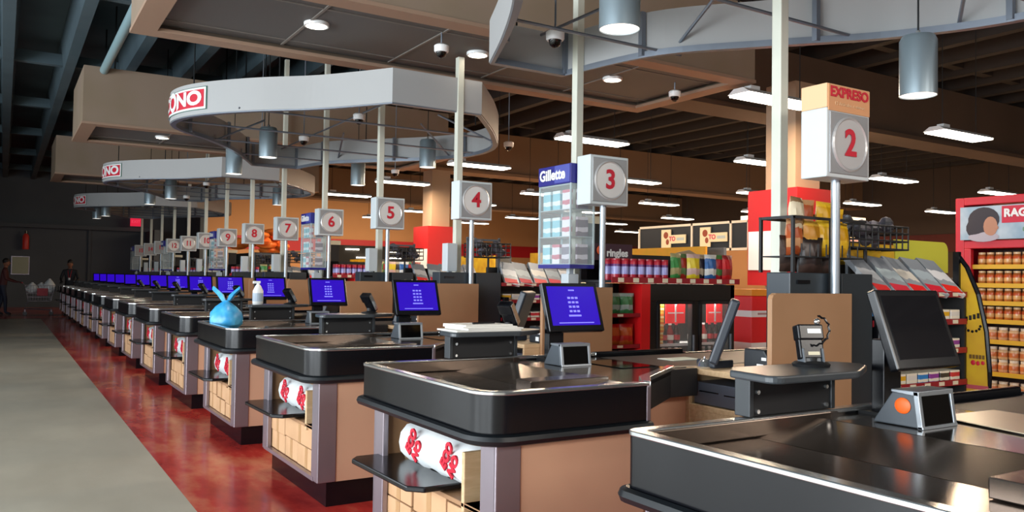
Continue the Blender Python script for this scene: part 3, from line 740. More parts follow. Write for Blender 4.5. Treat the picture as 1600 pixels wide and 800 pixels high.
# ------------------------------------------------------------------ racks at the lanes
def bag_mat(c, c2='e8e0cc'):
    return ramp_mat('pack_%s_%s' % (c, c2), [(0, c), (.3, c2), (.52, c), (.9, c2)], noise_amt=.12)
def strip_tags(mb_s, tags, x0, x1, y, z, h=.035):
    mb_s.box(x0, x1, y - .008, y, z, z + h)
    x = x0 + .06
    while x < x1 - .08: tags.append((x, x + .055, y - .011, y - .008, z + .006, z + h - .006)); x += .15
MAGR = [k for k in range(1, NL) if k % 3 != 2]
CHIPR = [k for k in range(1, NL) if k % 3 == 2]
RX0, RX1 = 4.23, 5.2
SH = (.35, .56, .76, .96, 1.14, 1.31)
t = thing('magazine_rack', '', 'rack', (4.5, Y0 + .4, 0))
b = MB(); b.box(3.94, 4.22, Y0 + .21, Y0 + .5, 0, 1.44); b.box(3.55, 3.94, Y0 + .24, Y0 + .40, .925, 1.44)
obj('end_cabinet', b, mat('rack_dark', '262e34', .4), t, bev=.006)
obj('handle_plate', MB().box(3.6, 3.7, Y0 + .23, Y0 + .24, 1.38, 1.4), BLACK, t); obj('edge_profile', MB().box(4.24, 4.3, Y0 + .18, Y0 + .28, .5, 1.2), BLACK, t, bev=.006)
b = MB()
for z in SH[:-1]: b.box(RX0, RX1, Y0 + .22, Y0 + .52, z, z + .015)
b.box(RX0, RX1, Y0 + .5, Y0 + .53, .0, 1.5); b.box(5.18, 5.2, Y0 + .22, Y0 + .53, 0, 1.31)
obj('shelf', b, BLACKM, t)
s = MB(); g = []
for z in SH: strip_tags(s, g, RX0, RX1, Y0 + .222, z)
st = obj('price_strip', s, STRIPR, t); [obj('price_tag', MB().box(*q), TAG, st) for q in g]
b = MB(); b.box(4.33, 4.35, Y0 + .45, Y0 + .47, 1.4, 1.8); b.box(3.96, 3.98, Y0 + .45, Y0 + .47, 1.44, 1.8); b.box(3.96, 4.35, Y0 + .45, Y0 + .47, 1.765, 1.785)
obj('top_frame', b, GREYPL, t)
mrack = t
over_lanes(t, MAGR, lambda k: 'dark magazine and candy rack with red shelf strips behind lane sign %d' % (k + 1), 'magazine racks',
           lambda k: ('edge_profile', 'handle_plate', 'price_tag') if k > 4 else ())
# yellow wing and cards on the nearest rack
yb = Y0
b = MB(); prof = [(yb + .28, 1.58), (yb + .22, 1.5), (yb + .15, 1.33), (yb + .1, 1.1), (yb + .08, .85), (yb + .08, .3), (yb + .28, .3)]
b.xprism(prof, 5.21, 5.235)
t = obj('display_wing', b, YEL, mrack); t['label'] = 'yellow curved end wing with dark smile print'
b = MB(); c = [Vector((5.212, y, z)) for y, z in prof[:6]]; b.tube(c, .014, 6); b.box(5.19, 5.215, yb + .26, yb + .3, 0, 1.6); obj('black_edge', b, BLACK, t)
Mw = plane_M((5.207, yb + .185, 1.15), (0, -1, 0), (0, 0, 1))
b = MB()
for i in range(5): b.box(5.204, 5.208, yb + .24 - i * .025, yb + .255 - i * .025, 1.155 + i * .006, 1.18 + i * .008)
obj('word_mark', b, BLACK, t)
b = MB()
for i in range(7): q = PI + PI * i / 6; b.ell((5.207, yb + .185 - .05 * math.cos(q), 1.13 + .035 * math.sin(q)), .003, .009, .009, 8, 5)
obj('smile_print', b, BLACK, t)
b = MB()
for i in range(5): b.box(5.204, 5.208, yb + .19 - i * .02, yb + .203 - i * .02, .925, .95)
obj('small_mark', b, mat('mark_brown', '6a4a18', .5), t)
b = MB().ell((5.207, yb + .18, .9), .003, .015, .016).ell((5.207, yb + .15, .898), .003, .012, .014).ell((5.207, yb + .12, .902), .003, .012, .012); obj('red_mark', b, RED, t)
obj('bottom_band', MB().box(5.205, 5.209, yb + .085, yb + .27, .735, .76), mat('pink_band', 'b84a55', .5), t)
b = MB(); b.yprism([(4.95, 1.47)] + [(5.56, 1.47)] + arc(5.5, 1.62, .06, 0, PI / 2, 5) + [(4.95, 1.68)], yb + .545, yb + .56)
t = obj('header_card', b, LIME, mrack); t['label'] = 'lime green rounded header card'
t = obj('header_card', MB().box(4.3, 4.94, yb + .545, yb + .56, 1.4, 1.64), YEL, mrack); t['label'] = 'mustard yellow header card'

# magazines on the slanted top of each rack
covers = ['b9bcc0', 'a8b4b8', 'c8c2b8', '98a4ac', 'c9c9cc']
mt = []
for i, c in enumerate(covers):
    t = thing('magazine', '', 'magazine', (0, 0, 0))
    Mg = Matrix.Rotation(math.radians(-50), 4, 'X') @ Matrix.Rotation(math.radians(9), 4, 'Z')
    obj('pages', MB().box(-.08, .08, 0, .03, 0, .34, Mg), ramp_mat('cover_%d' % i, [(0, c), (.28, '8a8f96'), (.5, c), (.72, '767c84')], axis=1, noise_amt=.3), t)
    obj('masthead', MB().box(-.078, .06, -.002, 0, .01, .075, Mg), RED if i % 2 else BRIGHTR, t)
    t.location = (0, -50, 0); mt.append(t)
used = [False] * 5
def place(protos, i, loc, label, group, rz=0, skip=()):
    if not used_of(protos)[i]:
        used_of(protos)[i] = True; o = protos[i]
        o.location = loc; o['label'] = label; o['group'] = group
        if rz: o.rotation_euler = (0, 0, rz)
        return o
    return dup(protos[i], loc, label, group, rz=rz, skip=skip)
_u = {}
def used_of(p): return _u.setdefault(id(p), [False] * len(p))
posn = ['first', 'second', 'third', 'fourth', 'fifth', 'sixth', 'seventh', 'eighth', 'ninth', 'tenth', 'eleventh', 'twelfth']
for k in MAGR:
    nmg = 5 if k <= 4 else 3
    for i in range(nmg):
        place(mt, i % 5, (4.36 + i * .18, y0(k) + .21, 1.335), 'slanted grey magazine with red masthead, %s from left behind lane sign %d' % (posn[i], k + 1), 'slanted magazines', random.uniform(-.28, -.1))
    if k > 4: continue
    zz = [(SH[4] + .02, .13), (SH[3] + .02, .12), (SH[2] + .02, .12)]
# candy packs on the shelves of the nearest racks
cols = ['3d9a4e', '2f7fc4', 'c8303a', 'd9a520', '8a3b94', 'e07a28', 'd8d4cc', '3a3432']
ct = []
cname = ['green', 'blue', 'red', 'yellow', 'purple', 'orange', 'white', 'brown']
for c in cols:
    b = MB().box(-.05, .05, 0, .16, 0, .075)
    t = obj('candy_box', b, bag_mat(c), loc=(0, 0, 0), bev=.004); tag(t, '', 'candy box'); t.location = (0, -50, 0); ct.append(t)
sname = {4: 'top flat', 3: 'second', 2: 'third', 1: 'fourth', 0: 'lowest'}
for k in (1, 3, 4):
    for si in (4, 3, 2, 1, 0):
        if k > 1 and si < 2: continue
        for i in range(8):
            c = (i * 3 + si * 2 + k) % 8
            place(ct, c, (4.31 + i * .115, y0(k) + .24, SH[si] + .016), '%s candy box, %s from left, %s shelf behind lane sign %d' % (cname[c], posn[i], sname[si], k + 1), 'candy boxes on the racks')

# black wire baskets on top of the racks
def basket(xa, xb, seed):
    rnd = random.Random(seed)
    t = thing('wire_basket', '', 'basket', ((xa + xb) / 2, Y0 + .5, 1.6))
    b = MB(); ya, yc, za, zb = Y0 + .36, Y0 + .62, 1.6, 1.74
    for z in (za, za + .05, za + .1, zb): b.tube([(xa, ya, z), (xb, ya, z), (xb, yc, z), (xa, yc, z)], .006, 5, True)
    n = int((xb - xa) / .055)
    for i in range(n + 1):
        x = xa + (xb - xa) * i / n; b.cyl((x, ya, za), (x, ya, zb), .005, 5); b.cyl((x, yc, za), (x, yc, zb), .005, 5); b.cyl((x, ya, za), (x, yc, za), .005, 5)
    obj('wire_frame', b, BLACKM, t)
    b = MB()
    for i in range(int(34 * (xb - xa))): b.ell((rnd.uniform(xa + .05, xb - .05), rnd.uniform(ya + .05, yc - .05), rnd.uniform(za + .05, zb + .03)), rnd.uniform(.03, .06), rnd.uniform(.03, .05), rnd.uniform(.03, .06), 7, 5)
    g = obj('dark_goods', b, mat('dark_toys', '1e1e22', .6, noise=('5a5560', 14, 4)), t); g['kind'] = 'stuff'
    obj('support', MB().cyl(((xa + xb) / 2, Y0 + .47, 1.44), ((xa + xb) / 2, Y0 + .47, za), .012, 8), BLACKM, t)
    return t
t = basket(4.02, 4.42, 1)
over_lanes(t, MAGR[1:], lambda k: 'black wire basket of dark goods above the rack behind lane sign %d' % (k + 1), 'black wire baskets')
t = basket(4.25, 4.8, 2); t.location = Vector(t.location) + Vector((0, PITCH, 0)); t['label'] = 'wide black wire basket of dark goods right of the yellow snack cage'; t['group'] = 'black wire baskets'
# cage with yellow bags over the nearest rack
yb = y0(1)
t = thing('wire_cage', 'open dark wire cage holding yellow snack bags beside the cream pole of lane sign 2', 'cage', (3.9, yb + .38, 1.44))
b = MB()
for x in (3.62, 3.94): 
    for y in (yb + .28, yb + .5): b.box(x - .008, x + .008, y - .008, y + .008, 1.44, 1.75)
b.box(3.61, 4.25, yb + .272, yb + .288, 1.735, 1.75); b.box(3.61, 4.25, yb + .492, yb + .508, 1.735, 1.75); b.box(3.612, 3.628, yb + .28, yb + .5, 1.735, 1.75)
b.box(3.62, 4.25, yb + .28, yb + .5, 1.525, 1.532)
obj('cage_frame', b, BLACKM, t)
b = MB()
for i in range(9): b.cyl((3.62 + i * .07, yb + .28, 1.53), (3.62 + i * .07, yb + .28, 1.6), .004, 5)
obj('front_wire', b, BLACKM, t)
ybs = []
for i, (h, nm) in enumerate((('d9a40f', 'golden yellow'), ('b4562a', 'rust orange'), ('3a2a24', 'dark brown'), ('d8cdb0', 'cream and brown'), ('c98a1c', 'amber'))):
    b = MB().pillow(.17, .2, .07); t = obj('snack_bag', b, bag_mat(h, ['f0c22a', 'd09a6a', '241a18', '8a6a44', 'e0b040'][i]), loc=(0, 0, 0), smooth=True); tag(t, '', 'snack bag'); t.location = (0, -50, 0); ybs.append(t)
bn = ['golden yellow', 'rust orange', 'dark brown', 'cream and brown', 'amber']
for i, (x, y, z, c, rz) in enumerate(((3.72, .34, 1.66, 3, .3), (3.82, .38, 1.655, 1, -.2), (3.98, .36, 1.65, 0, .15), (4.1, .4, 1.62, 0, -.3), (3.7, .34, 1.535, 1, .2), (3.86, .35, 1.535, 4, .1), (3.98, .33, 1.535, 0, -.1), (4.12, .35, 1.535, 0, .2), (3.68, .36, 1.445, 2, .1), (3.83, .33, 1.44, 2, -.2), (4.02, .35, 1.44, 2, .1))):
    place(ybs, c, (x, yb + y, z), '%s snack bag, %s layer of the wire cage, %s from the left' % (bn[c], ['upper', 'middle', 'lower'][0 if i < 4 else 1 if i < 8 else 2], posn[i if i < 4 else i - 4 if i < 8 else i - 8]), 'snack bags in the wire cage', rz)

# --- chip racks with drink cooler
t = thing('drink_cooler', '', 'cooler', (4.75, Y0 + .45, 0))
F = Y0 + .17
b = MB(); b.box(4.33, 5.27, F, F + .03, 1.225, 1.36); b.box(4.33, 4.4, F, F + .385, 0, 1.225); b.box(5.22, 5.27, F, F + .385, 0, 1.36); b.box(4.40, 5.22, F + .35, F + .385, 0, 1.225); b.box(4.33, 5.27, F + .03, F + .385, 1.3, 1.36); b.box(4.4, 5.22, F, F + .385, 0, .3); b.box(4.79, 4.86, F, F + .06, .3, 1.225)
obj('case', b, mat('cooler_dark', '1a1715', .35), t, bev=.004)
b = MB()
for z in (.45, .66, .86): b.box(4.4, 5.22, F + .06, F + .36, z, z + .008)
for z in (.45, .66, .86): b.box(4.4, 4.79, F + .055, F + .06, z - .002, z + .02); b.box(4.86, 5.22, F + .055, F + .06, z - .002, z + .02)
obj('wire_shelf', b, WHITE, t)
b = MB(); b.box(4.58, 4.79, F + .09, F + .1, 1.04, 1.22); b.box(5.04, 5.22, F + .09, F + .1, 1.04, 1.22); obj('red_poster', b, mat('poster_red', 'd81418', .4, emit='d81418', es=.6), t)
b = MB(); b.box(4.675, 4.69, F + .086, F + .09, 1.05, 1.21); b.box(4.6, 4.77, F + .087, F + .09, 1.12, 1.13); b.box(5.125, 5.14, F + .086, F + .09, 1.05, 1.21); b.box(5.06, 5.2, F + .087, F + .09, 1.12, 1.13); obj('poster_stripe', b, WHITE, t)
for x0, x1 in ((4.4, 4.795), (4.855, 5.22)):
    d = obj('door', MB().box(x0, x0 + .025, F - .012, F + .006, .3, 1.225).box(x1 - .025, x1, F - .012, F + .006, .3, 1.225).box(x0, x1, F - .012, F + .006, .3, .325).box(x0, x1, F - .012, F + .006, 1.2, 1.225), BLACKM, t)
    obj('door_pane', MB().box(x0 + .025, x1 - .025, F - .004, F - .001, .325, 1.2), mat('pane_clear', 'cfdcd8', .05, alpha=.10), d)
    obj('handle', MB().box(x1 - .02, x1 - .008, F - .03, F - .012, .6, .95), GREYPL, d)
obj('red_side', MB().box(4.24, 4.33, F, F + .36, 0, 1.36), BRIGHTR, t)
obj('lamp', MB().box(4.42, 5.2, F + .07, F + .1, 1.222, 1.23), mat('cooler_glow', 'ffffff', .3, emit='fff6e8', es=8), t)
over_lanes(t, CHIPR, lambda k: 'black drink cooler with red side under the chips behind lane sign %d' % (k + 1), 'drink coolers at the lanes', lambda k: ('door_pane',) if k > 2 else ())
t = thing('chip_rack', '', 'rack', (4.6, Y0 + .4, 0))
b = MB(); b.box(3.92, 5.3, F - .02, F + .385, 1.365, 1.385); b.box(3.92, 5.3, F + .365, F + .385, 1.385, 1.6); b.box(3.92, 3.95, F, F + .3, 0, 1.36); b.box(3.95, 4.24, F + .28, F + .3, 0, 1.36)
for z in (.62, .86, 1.1): b.box(3.95, 4.24, F + .02, F + .28, z, z + .012)
obj('shelf', b, BLACKM, t)
s = MB(); g = []; strip_tags(s, g, 3.92, 5.3, F - .02, 1.365, .045); 
for z in (.86, 1.1): strip_tags(s, g, 3.95, 4.24, F + .02, z, .03)
st = obj('price_strip', s, STRIPR, t); [obj('price_tag', MB().box(*q), TAG, st) for q in g]
crack = t
obj('dark_board', MB().box(3.98, 4.14, Y0 + .535, Y0 + .55, 1.36, 1.9), BLACKM, t); obj('board_band', MB().box(3.96, 4.16, Y0 + .53, Y0 + .535, 1.84, 1.9), TAG, t)
over_lanes(t, CHIPR, lambda k: 'chip rack with red strip and price tags behind lane sign %d' % (k + 1), 'chip racks', lambda k: ('price_tag',) if k > 5 else ())
# tall arch board at the right end of the nearest chip rack
yb = Y0
b = MB(); b.yprism(arc(5.12, 1.42, .2, PI, 0, 14)[::-1] + [], yb + .535, yb + .55)
b.yprism([(4.92, 1.4), (5.32, 1.4), (5.32, 1.5), (5.25, 1.6), (5.1, 1.66), (4.95, 1.63)], yb + .535, yb + .55)
t = obj('arch_board', b, mat('board_khaki', '9c8a6a', .7), crack); t['label'] = 'plain khaki arched board'
yb = y0(2)
t = thing('brand_header', 'purple header sign with orange ball and white ringles lettering over the red chip cans', 'sign', (4.2, yb + .5, 1.56))
obj('board', MB().box(4.0, 4.42, yb + .5, yb + .515, 1.545, 1.68), mat('aubergine', '3a1a2c', .5), t)
obj('ball', MB().ell((4.08, yb + .492, 1.625), .038, .006, .038), mat('ball_orange', 'e8602a', .5), t, smooth=True)
text('lettering', 'ringles', .085, plane_M((4.26, yb + .498, 1.605), (1, 0, 0), (0, 0, 1)), WHITE, t, bold=.003)
# chip cans (purple red) and chip bags on the top shelf
b = MB().lathe([(.0, 0), (.036, 0), (.037, .006), (.037, .15), (.035, .155), (.0, .156)], (0, 0, 0), 14)
can = thing('chip_can', '', 'chip can', (0, 0, 0)); obj('tube_body', b, ramp_mat('can_print', [(0, 'a81c34'), (.3, '9a9ad0'), (.68, '5a1f6a'), (.8, 'b01430')], rough=.3), can, smooth=True)
obj('cap', MB().lathe([(.0, 0), (.038, 0), (.038, .012), (.0, .013)], (0, 0, .155), 14), mat('cap_red', '9c1424', .4), can)
can.location = (0, -50, 0)
bagc = [('green and tan', '3f8f4a', 'a8a070'), ('red and green', 'a3271f', '5a7a4a'), ('yellow', 'd8c02a', 'c8a8a0'), ('dark', '2b2630', 'b8a890'), ('blue and white', '2a5f9c', 'cfd0cc'), ('red', 'a81c2a', '4a7a40'), ('bright red', 'b8141e', '8a2a2a')]
bt = []
for nm, c, c2 in bagc:
    t = obj('chip_bag', MB().pillow(.155, .225, .06), bag_mat(c, c2), loc=(0, 0, 0), smooth=True); tag(t, '', 'chip bag'); t.location = (0, -50, 0); bt.append(t)
first = True
for k in CHIPR:
    yb = y0(k); F_ = yb + .17
    for r in range(2 if k < 6 else 1):
        for i in range(7):
            loc = (4.0 + i * .082, F_ + .03 + r * .085, 1.386); lb = 'purple and red chip can, %s from the left, %s row, behind lane sign %d' % (posn[i], ['front', 'back'][r], k + 1)
            if first: can.location = loc; can['label'] = lb; can['group'] = 'chip cans'; first = False
            else: dup(can, loc, lb, 'chip cans')
    for i in range(7):
        if k > 6 and i > 3: break
        place(bt, i, (4.63 + i * .098, F_ + .04 + .03 * (i % 2), 1.386), '%s chip bag on the top shelf behind lane sign %d' % (bagc[i][0], k + 1), 'chip bags on the top shelves', random.uniform(-.25, .25))
# peg bags beside the nearest cooler
yb = y0(2) + .17
pb = []
for nm, c, c2 in (('green striped', '3c7a48', '9aa8a0'), ('orange and red', 'c2571e', 'b81f1c')):
    t = obj('chip_bag', MB().pillow(.13, .17, .06), bag_mat(c, c2), loc=(0, 0, 0), smooth=True); tag(t, '', 'chip bag'); t.location = (0, -50, 0); pb.append(t)
for r, (z, c) in enumerate(((1.115, 0), (.875, 1), (.635, 1))):
    for i in range(2): place(pb, c, (4.03 + i * .125, yb + .08, z), '%s snack bag, %s shelf beside the nearest drink cooler, %s' % (['green striped', 'orange and red'][c], ['upper', 'middle', 'lower'][r], ['outer', 'inner'][i]), 'snack bags beside the cooler', .15 - .3 * i)
# bottles in the nearest cooler
bo = []
for nm, c in (('dark cola', '2a1512'), ('red', '7a1f1e'), ('green', '3e8a4a'), ('clear', 'a9b3a8')):
    t = thing('bottle', '', 'bottle', (0, 0, 0))
    obj('body', MB().lathe([(.0, 0), (.028, 0), (.031, .01), (.03, .09), (.026, .105), (.012, .14), (.012, .155), (.0, .156)], (0, 0, 0), 12), mat('bottle_' + c, c, .15), t, smooth=True)
    obj('label_band', MB().lathe([(.0315, .035), (.0318, .036), (.0318, .075), (.0315, .076)], (0, 0, 0), 12), mat('lab_' + c, ['b01820', 'd8d0c8', 'd8d8d0', '8aa890'][len(bo)], .4), t)
    obj('cap', MB().cyl((0, 0, .155), (0, 0, .17), .013, 8), WHITE if c != '2a1512' else RED, t)
    t.location = (0, -50, 0); bo.append(t)
nmb = ['dark cola', 'red', 'green', 'clear']
for d, x0 in ((0, 4.45), (1, 4.9)):
    for r, z in enumerate((.869, .669, .459)):
        for i in range(5):
            if d == 0 and r == 0 and i < 2: continue
            c = [[0, 0, 0, 1, 0], [2, 2, 3, 3, 3], [3, 3, 3, 3, 3]][r][i]
            if d == 1 and r == 0: c = [1, 1, 1, 0, 0][i]
            place(bo, c, (x0 + i * .07, yb + .13, z), '%s bottle, %s door of the nearest cooler, %s shelf, %s from the left' % (nmb[c], ['left', 'right'][d], ['upper', 'middle', 'lower'][r], posn[i]), 'bottles in the cooler')
jb = None
for i in range(5):
    for j in range(2):
        loc = (4.41 + j * .085, yb + .11, .869 + i * .066); lb = 'yellow and orange juice carton in the left cooler door, %s from the bottom, %s column' % (posn[i], ['left', 'right'][j])
        if jb is None: jb = obj('juice_carton', MB().box(0, .08, 0, .06, 0, .064), ramp_mat('juice', [(0, 'd9902a'), (.25, 'e8d8a0'), (.5, 'd8761e'), (.8, 'e8c040')]), loc=(0, 0, 0)); tag(jb, lb, 'juice carton', 'juice cartons'); jb.location = loc
        else: dup(jb, loc, lb)

# --- razor display cases standing on the posts of every third lane
t = thing('razor_display', '', 'display case', (3.76, Y0 + .5, 1.43))
xa, xb, ya, yc = 3.64, 3.86, Y0 + .3, Y0 + .72
b = MB()
for x, y in ((xa, ya), (xb, ya), (xa, yc), (xb, yc)): b.box(x - .006, x + .006, y - .006, y + .006, 1.5, 2.12)
for z in (1.5, 1.71, 1.92, 2.11): b.box(xa, xb, ya, yc, z, z + .006)
obj('shelf', b, mat('acrylic_shelf', 'b8c6c8', .2, alpha=.75), t)
obj('clear_wall', MB().box(xa - .004, xb + .004, ya - .004, yc + .004, 1.5, 2.12), ACRYL, t)
h = obj('header', MB().box(xa - .01, xb + .01, ya - .01, yc + .01, 2.12, 2.27), NAVY, t, bev=.004)
obj('header_panel', MB().box(xa - .014, xa - .01, ya, ya + .2, 2.13, 2.265), NAVY2, h)
text('lettering', 'Gillette', .115, plane_M((xa - .016, (ya + yc) / 2 + .02, 2.195), (0, -1, 0), (0, 0, 1)), WHITE, h, bold=.004)
obj('base_tray', MB().box(xa - .005, xb + .005, ya - .005, yc + .005, 1.47, 1.5), NAVY, t); obj('neck', MB().box(3.78, 3.82, Y0 + .5, Y0 + .54, 1.43, 1.47), POST, t)
over_lanes(t, CHIPR, lambda k: 'clear razor display case with navy Gillette header near lane sign %d' % (k + 1), 'razor display cases')
rp = []
for c, c2 in (('7fb8c4', 'd8e4e4'), ('d8d4d8', 'b85868'), ('6a5a68', 'c8c0c8')):
    t = obj('razor_pack', MB().box(-.012, .012, -.05, .05, 0, .15), bag_mat(c, c2), loc=(0, 0, 0)); tag(t, '', 'razor pack'); t.location = (0, -50, 0); rp.append(t)
for k in CHIPR[:3]:
    for r, z in enumerate((1.507, 1.717, 1.927)):
        for i in range(3):
            c = (0 if i < 2 else 1) if r else i
            place(rp, c, (3.68, y0(k) + .66 - i * .13, z), '%s razor pack, %s shelf, %s from left, display case near lane sign %d' % (['aqua', 'white and pink', 'mauve'][c], ['lower', 'middle', 'upper'][r], posn[i], k + 1), 'razor packs in the display cases')
        place(rp, 2, (3.77, y0(k) + .33, z), 'mauve razor pack facing the front, %s shelf of the case near lane sign %d' % (['lower', 'middle', 'upper'][r], k + 1), 'razor packs in the display cases', PI / 2)

# ------------------------------------------------------------------ the red sauce endcap
t = thing('endcap_shelf', 'tall red endcap shelf of sauce jars with a lit picture header', 'shelf', (8.9, 4.1, 0))
ya, yc = 3.3, 4.82
b = MB(); b.box(8.5, 9.1, yc - .09, yc, 0, 2.3); b.box(8.5, 9.1, ya, ya + .09, 0, 2.3); b.box(8.5, 9.1, ya + .09, yc - .09, 2.22, 2.3); b.box(8.5, 9.1, ya + .09, yc - .09, 1.77, 1.85); b.box(8.5, 8.56, yc - .16, yc - .09, .2, 1.77)
obj('frame', b, mat('endcap_red', 'c01428', .4), t, bev=.006)
obj('back_panel', MB().box(9.0, 9.05, ya + .09, yc - .09, 0, 1.77), mat('endcap_dark', '3a1f16', .6), t)
SZ = [1.605, 1.415, 1.235, 1.05, .845, .52, .30]
b = MB(); s = MB()
for z in SZ: b.box(8.55, 9.0, ya + .09, yc - .09, z - .02, z); s.box(8.535, 8.55, ya + .09, yc - .09, z - .045, z + .0)
obj('shelf', b, REDP, t); obj('price_strip', s, YSTRIP, t)
h = obj('header_picture', MB().box(8.485, 8.5, ya + .09, yc - .06, 1.86, 2.2), mat('picture_blue', '7896ac', .5, noise=('b8c4cc', 3, 3), emit='7896ac', es=.15), t)
text('lettering', 'RAGÚ', .11, plane_M((8.478, 4.17, 2.115), (0, -1, 0), (0, 0, 1)), WHITE, h, bold=.005)
obj('logo_field', MB().box(8.481, 8.485, 3.6, 4.34, 2.02, 2.19), mat('logo_red', 'c2183a', .5), h)
b = MB(); b.ell((8.482, 4.52, 2.06), .003, .16, .13, 18, 9); b.ell((8.481, 4.6, 1.98), .003, .1, .1, 14, 7); obj('dark_hair_print', b, mat('print_dark', '2e2a34', .6), h, smooth=True)
b = MB(); b.ell((8.479, 4.45, 1.99), .002, .07, .1, 16, 8); b.ell((8.479, 4.39, 1.975), .002, .02, .02, 8, 5); obj('face_print', b, mat('print_skin', 'b08068', .6), h, smooth=True)
b = MB(); b.ell((8.48, 4.52, 1.885), .002, .16, .05, 14, 7); obj('blouse_print', b, mat('print_grey', 'a8a4b0', .6), h)
b = MB(); b.ell((8.48, 3.95, 1.95), .003, .2, .07, 14, 7); obj('bowl_print', b, mat('print_green', '5f8f6a', .6), h)
j1 = thing('sauce_jar', '', 'jar', (0, 0, 0))
obj('glass_body', MB().lathe([(.0, 0), (.036, 0), (.04, .012), (.04, .085), (.032, .105), (.0, .106)], (0, 0, 0), 14), ramp_mat('jar_orange', [(0, 'b8702c'), (.2, 'd8a868'), (.55, 'c4562a'), (.8, 'a85a28')], rough=.2), j1, smooth=True)
obj('lid', MB().lathe([(.0, 0), (.034, 0), (.035, .02), (.0, .022)], (0, 0, .106), 14), mat('lid_gold', 'd8b98a', .35), j1)
j2 = thing('sauce_jar', '', 'jar', (0, 0, 0))
obj('glass_body', MB().lathe([(.0, 0), (.045, 0), (.05, .012), (.05, .085), (.04, .1), (.0, .101)], (0, 0, 0), 14), ramp_mat('jar_peach', [(0, 'd4a878'), (.25, 'c8703c'), (.7, 'dcb488')], rough=.25), j2, smooth=True)
obj('lid', MB().lathe([(.0, 0), (.042, 0), (.043, .024), (.0, .026)], (0, 0, .1), 14), mat('lid_cream', 'e8d8c0', .4), j2)
j1.location = j2.location = (0, -50, 0)
J = [j1, j2]
rows = [(SZ[0], 0), (SZ[1], 0), (SZ[2], 0), (SZ[3], 0), (SZ[4], 1), (SZ[5], 1), (SZ[5] + .128, 1), (SZ[6], 1)]
for r, (z, ty) in enumerate(rows):
    sp = .086 if ty == 0 else .105
    for i in range(9 if ty == 0 else 7):
        sc = 1.0
        place(J, ty, (8.61, yc - .22 - i * sp, z), '%s, row %s from the top of the red endcap' % (['orange sauce jar with gold lid', 'peach sauce jar with cream lid'][ty], posn[r]), 'sauce jars, row %s from the top' % posn[r])

# ------------------------------------------------------------------ things farther back in the shop
def X8(x): return x
t = thing('menu_board', 'long black overhead sign in a cream frame with two round logos', 'sign', (10, 10.3, 1.9))
ya, yb = 8.95, 11.6
b = MB(); b.box(9.98, 10.05, ya, yb, 1.9, 1.94); b.box(9.98, 10.05, ya, yb, 2.34, 2.38); 
for y in (ya, 9.32, 10.2, yb - .04): b.box(9.98, 10.05, y, y + .04, 1.9, 2.38)
b.box(9.98, 10.05, 10.2, 10.24, 0, 1.9)
obj('frame', b, mat('frame_cream', 'd8cbb4', .5), t)
obj('black_panel', MB().box(10.0, 10.03, ya, yb, 1.92, 2.36), mat('panel_ink', '1a2026', .4), t)
for y in (10.7, 9.75):
    l = obj('logo_plate', MB().box(9.97, 9.985, y - .35, y + .1, 2.05, 2.2).box(9.968, 9.985, y + .02, y + .26, 1.97, 2.3), mat('logo_cream', 'd8c8a0', .5), t)
    obj('logo_figure', MB().ell((9.965, y + .14, 2.2), .004, .06, .06).ell((9.965, y + .1, 2.08), .004, .04, .05), mat('logo_brown', '8a3a1e', .5), l)
    text('lettering', 'TO', .11, plane_M((9.966, y - .02, 2.13), (0, -1, 0), (0, 0, 1)), mat('logo_pink', 'c83a58', .5), l, bold=.004)
    obj('faint_print', MB().box(9.966, 9.97, y - .31, y - .13, 2.1, 2.15), mat('logo_white', 'a8b0ac', .5), l)
t = thing('shop_kiosk', 'warm lit kiosk front with cream post and two dark shelves under the black sign', 'kiosk', (10.6, 9.1, 0))
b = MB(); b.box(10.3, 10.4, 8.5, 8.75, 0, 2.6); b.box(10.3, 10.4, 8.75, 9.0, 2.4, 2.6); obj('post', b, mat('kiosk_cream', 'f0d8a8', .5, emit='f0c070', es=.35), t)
b = MB()
for z in (1.9, 2.1, 2.3): b.box(10.25, 10.3, 8.72, 9.2, z, z + .05)
obj('shelf_edge', b, WHITE, t)
obj('cove_light', MB().box(10.5, 12.3, 8.5, 9.6, 2.42, 2.5), mat('cove_glow', 'ffffff', .5, emit='ffd9a0', es=.9), t)
obj('wall', MB().box(12.3, 12.4, 9.4, 12.5, 0, 2.5), mat('kiosk_orange', '96683c', .7), t)
t = thing('promo_stand', 'bright red promotional stand with white bands beside the divider panel of lane sign 2', 'stand', (6.2, 5.6, 0))
b = MB(); b.box(5.95, 6.35, 5.3, 5.55, 0, 1.26); obj('body', b, mat('promo_red', 'e0262c', .4), t, bev=.01)
obj('top_cards', MB().box(5.93, 6.37, 5.28, 5.57, 1.26, 1.32), mat('promo_orange', 'e8922a', .5), t)
obj('white_band', MB().box(5.945, 6.355, 5.295, 5.555, .7, .82), WHITE, t); g = obj('white_band', MB().box(5.945, 6.355, 5.295, 5.555, 1.06, 1.12), WHITE, t)
obj('faint_print', MB().box(6.03, 6.27, 5.291, 5.295, 1.082, 1.1), mat('ink', 'b08a8a', .5), g)
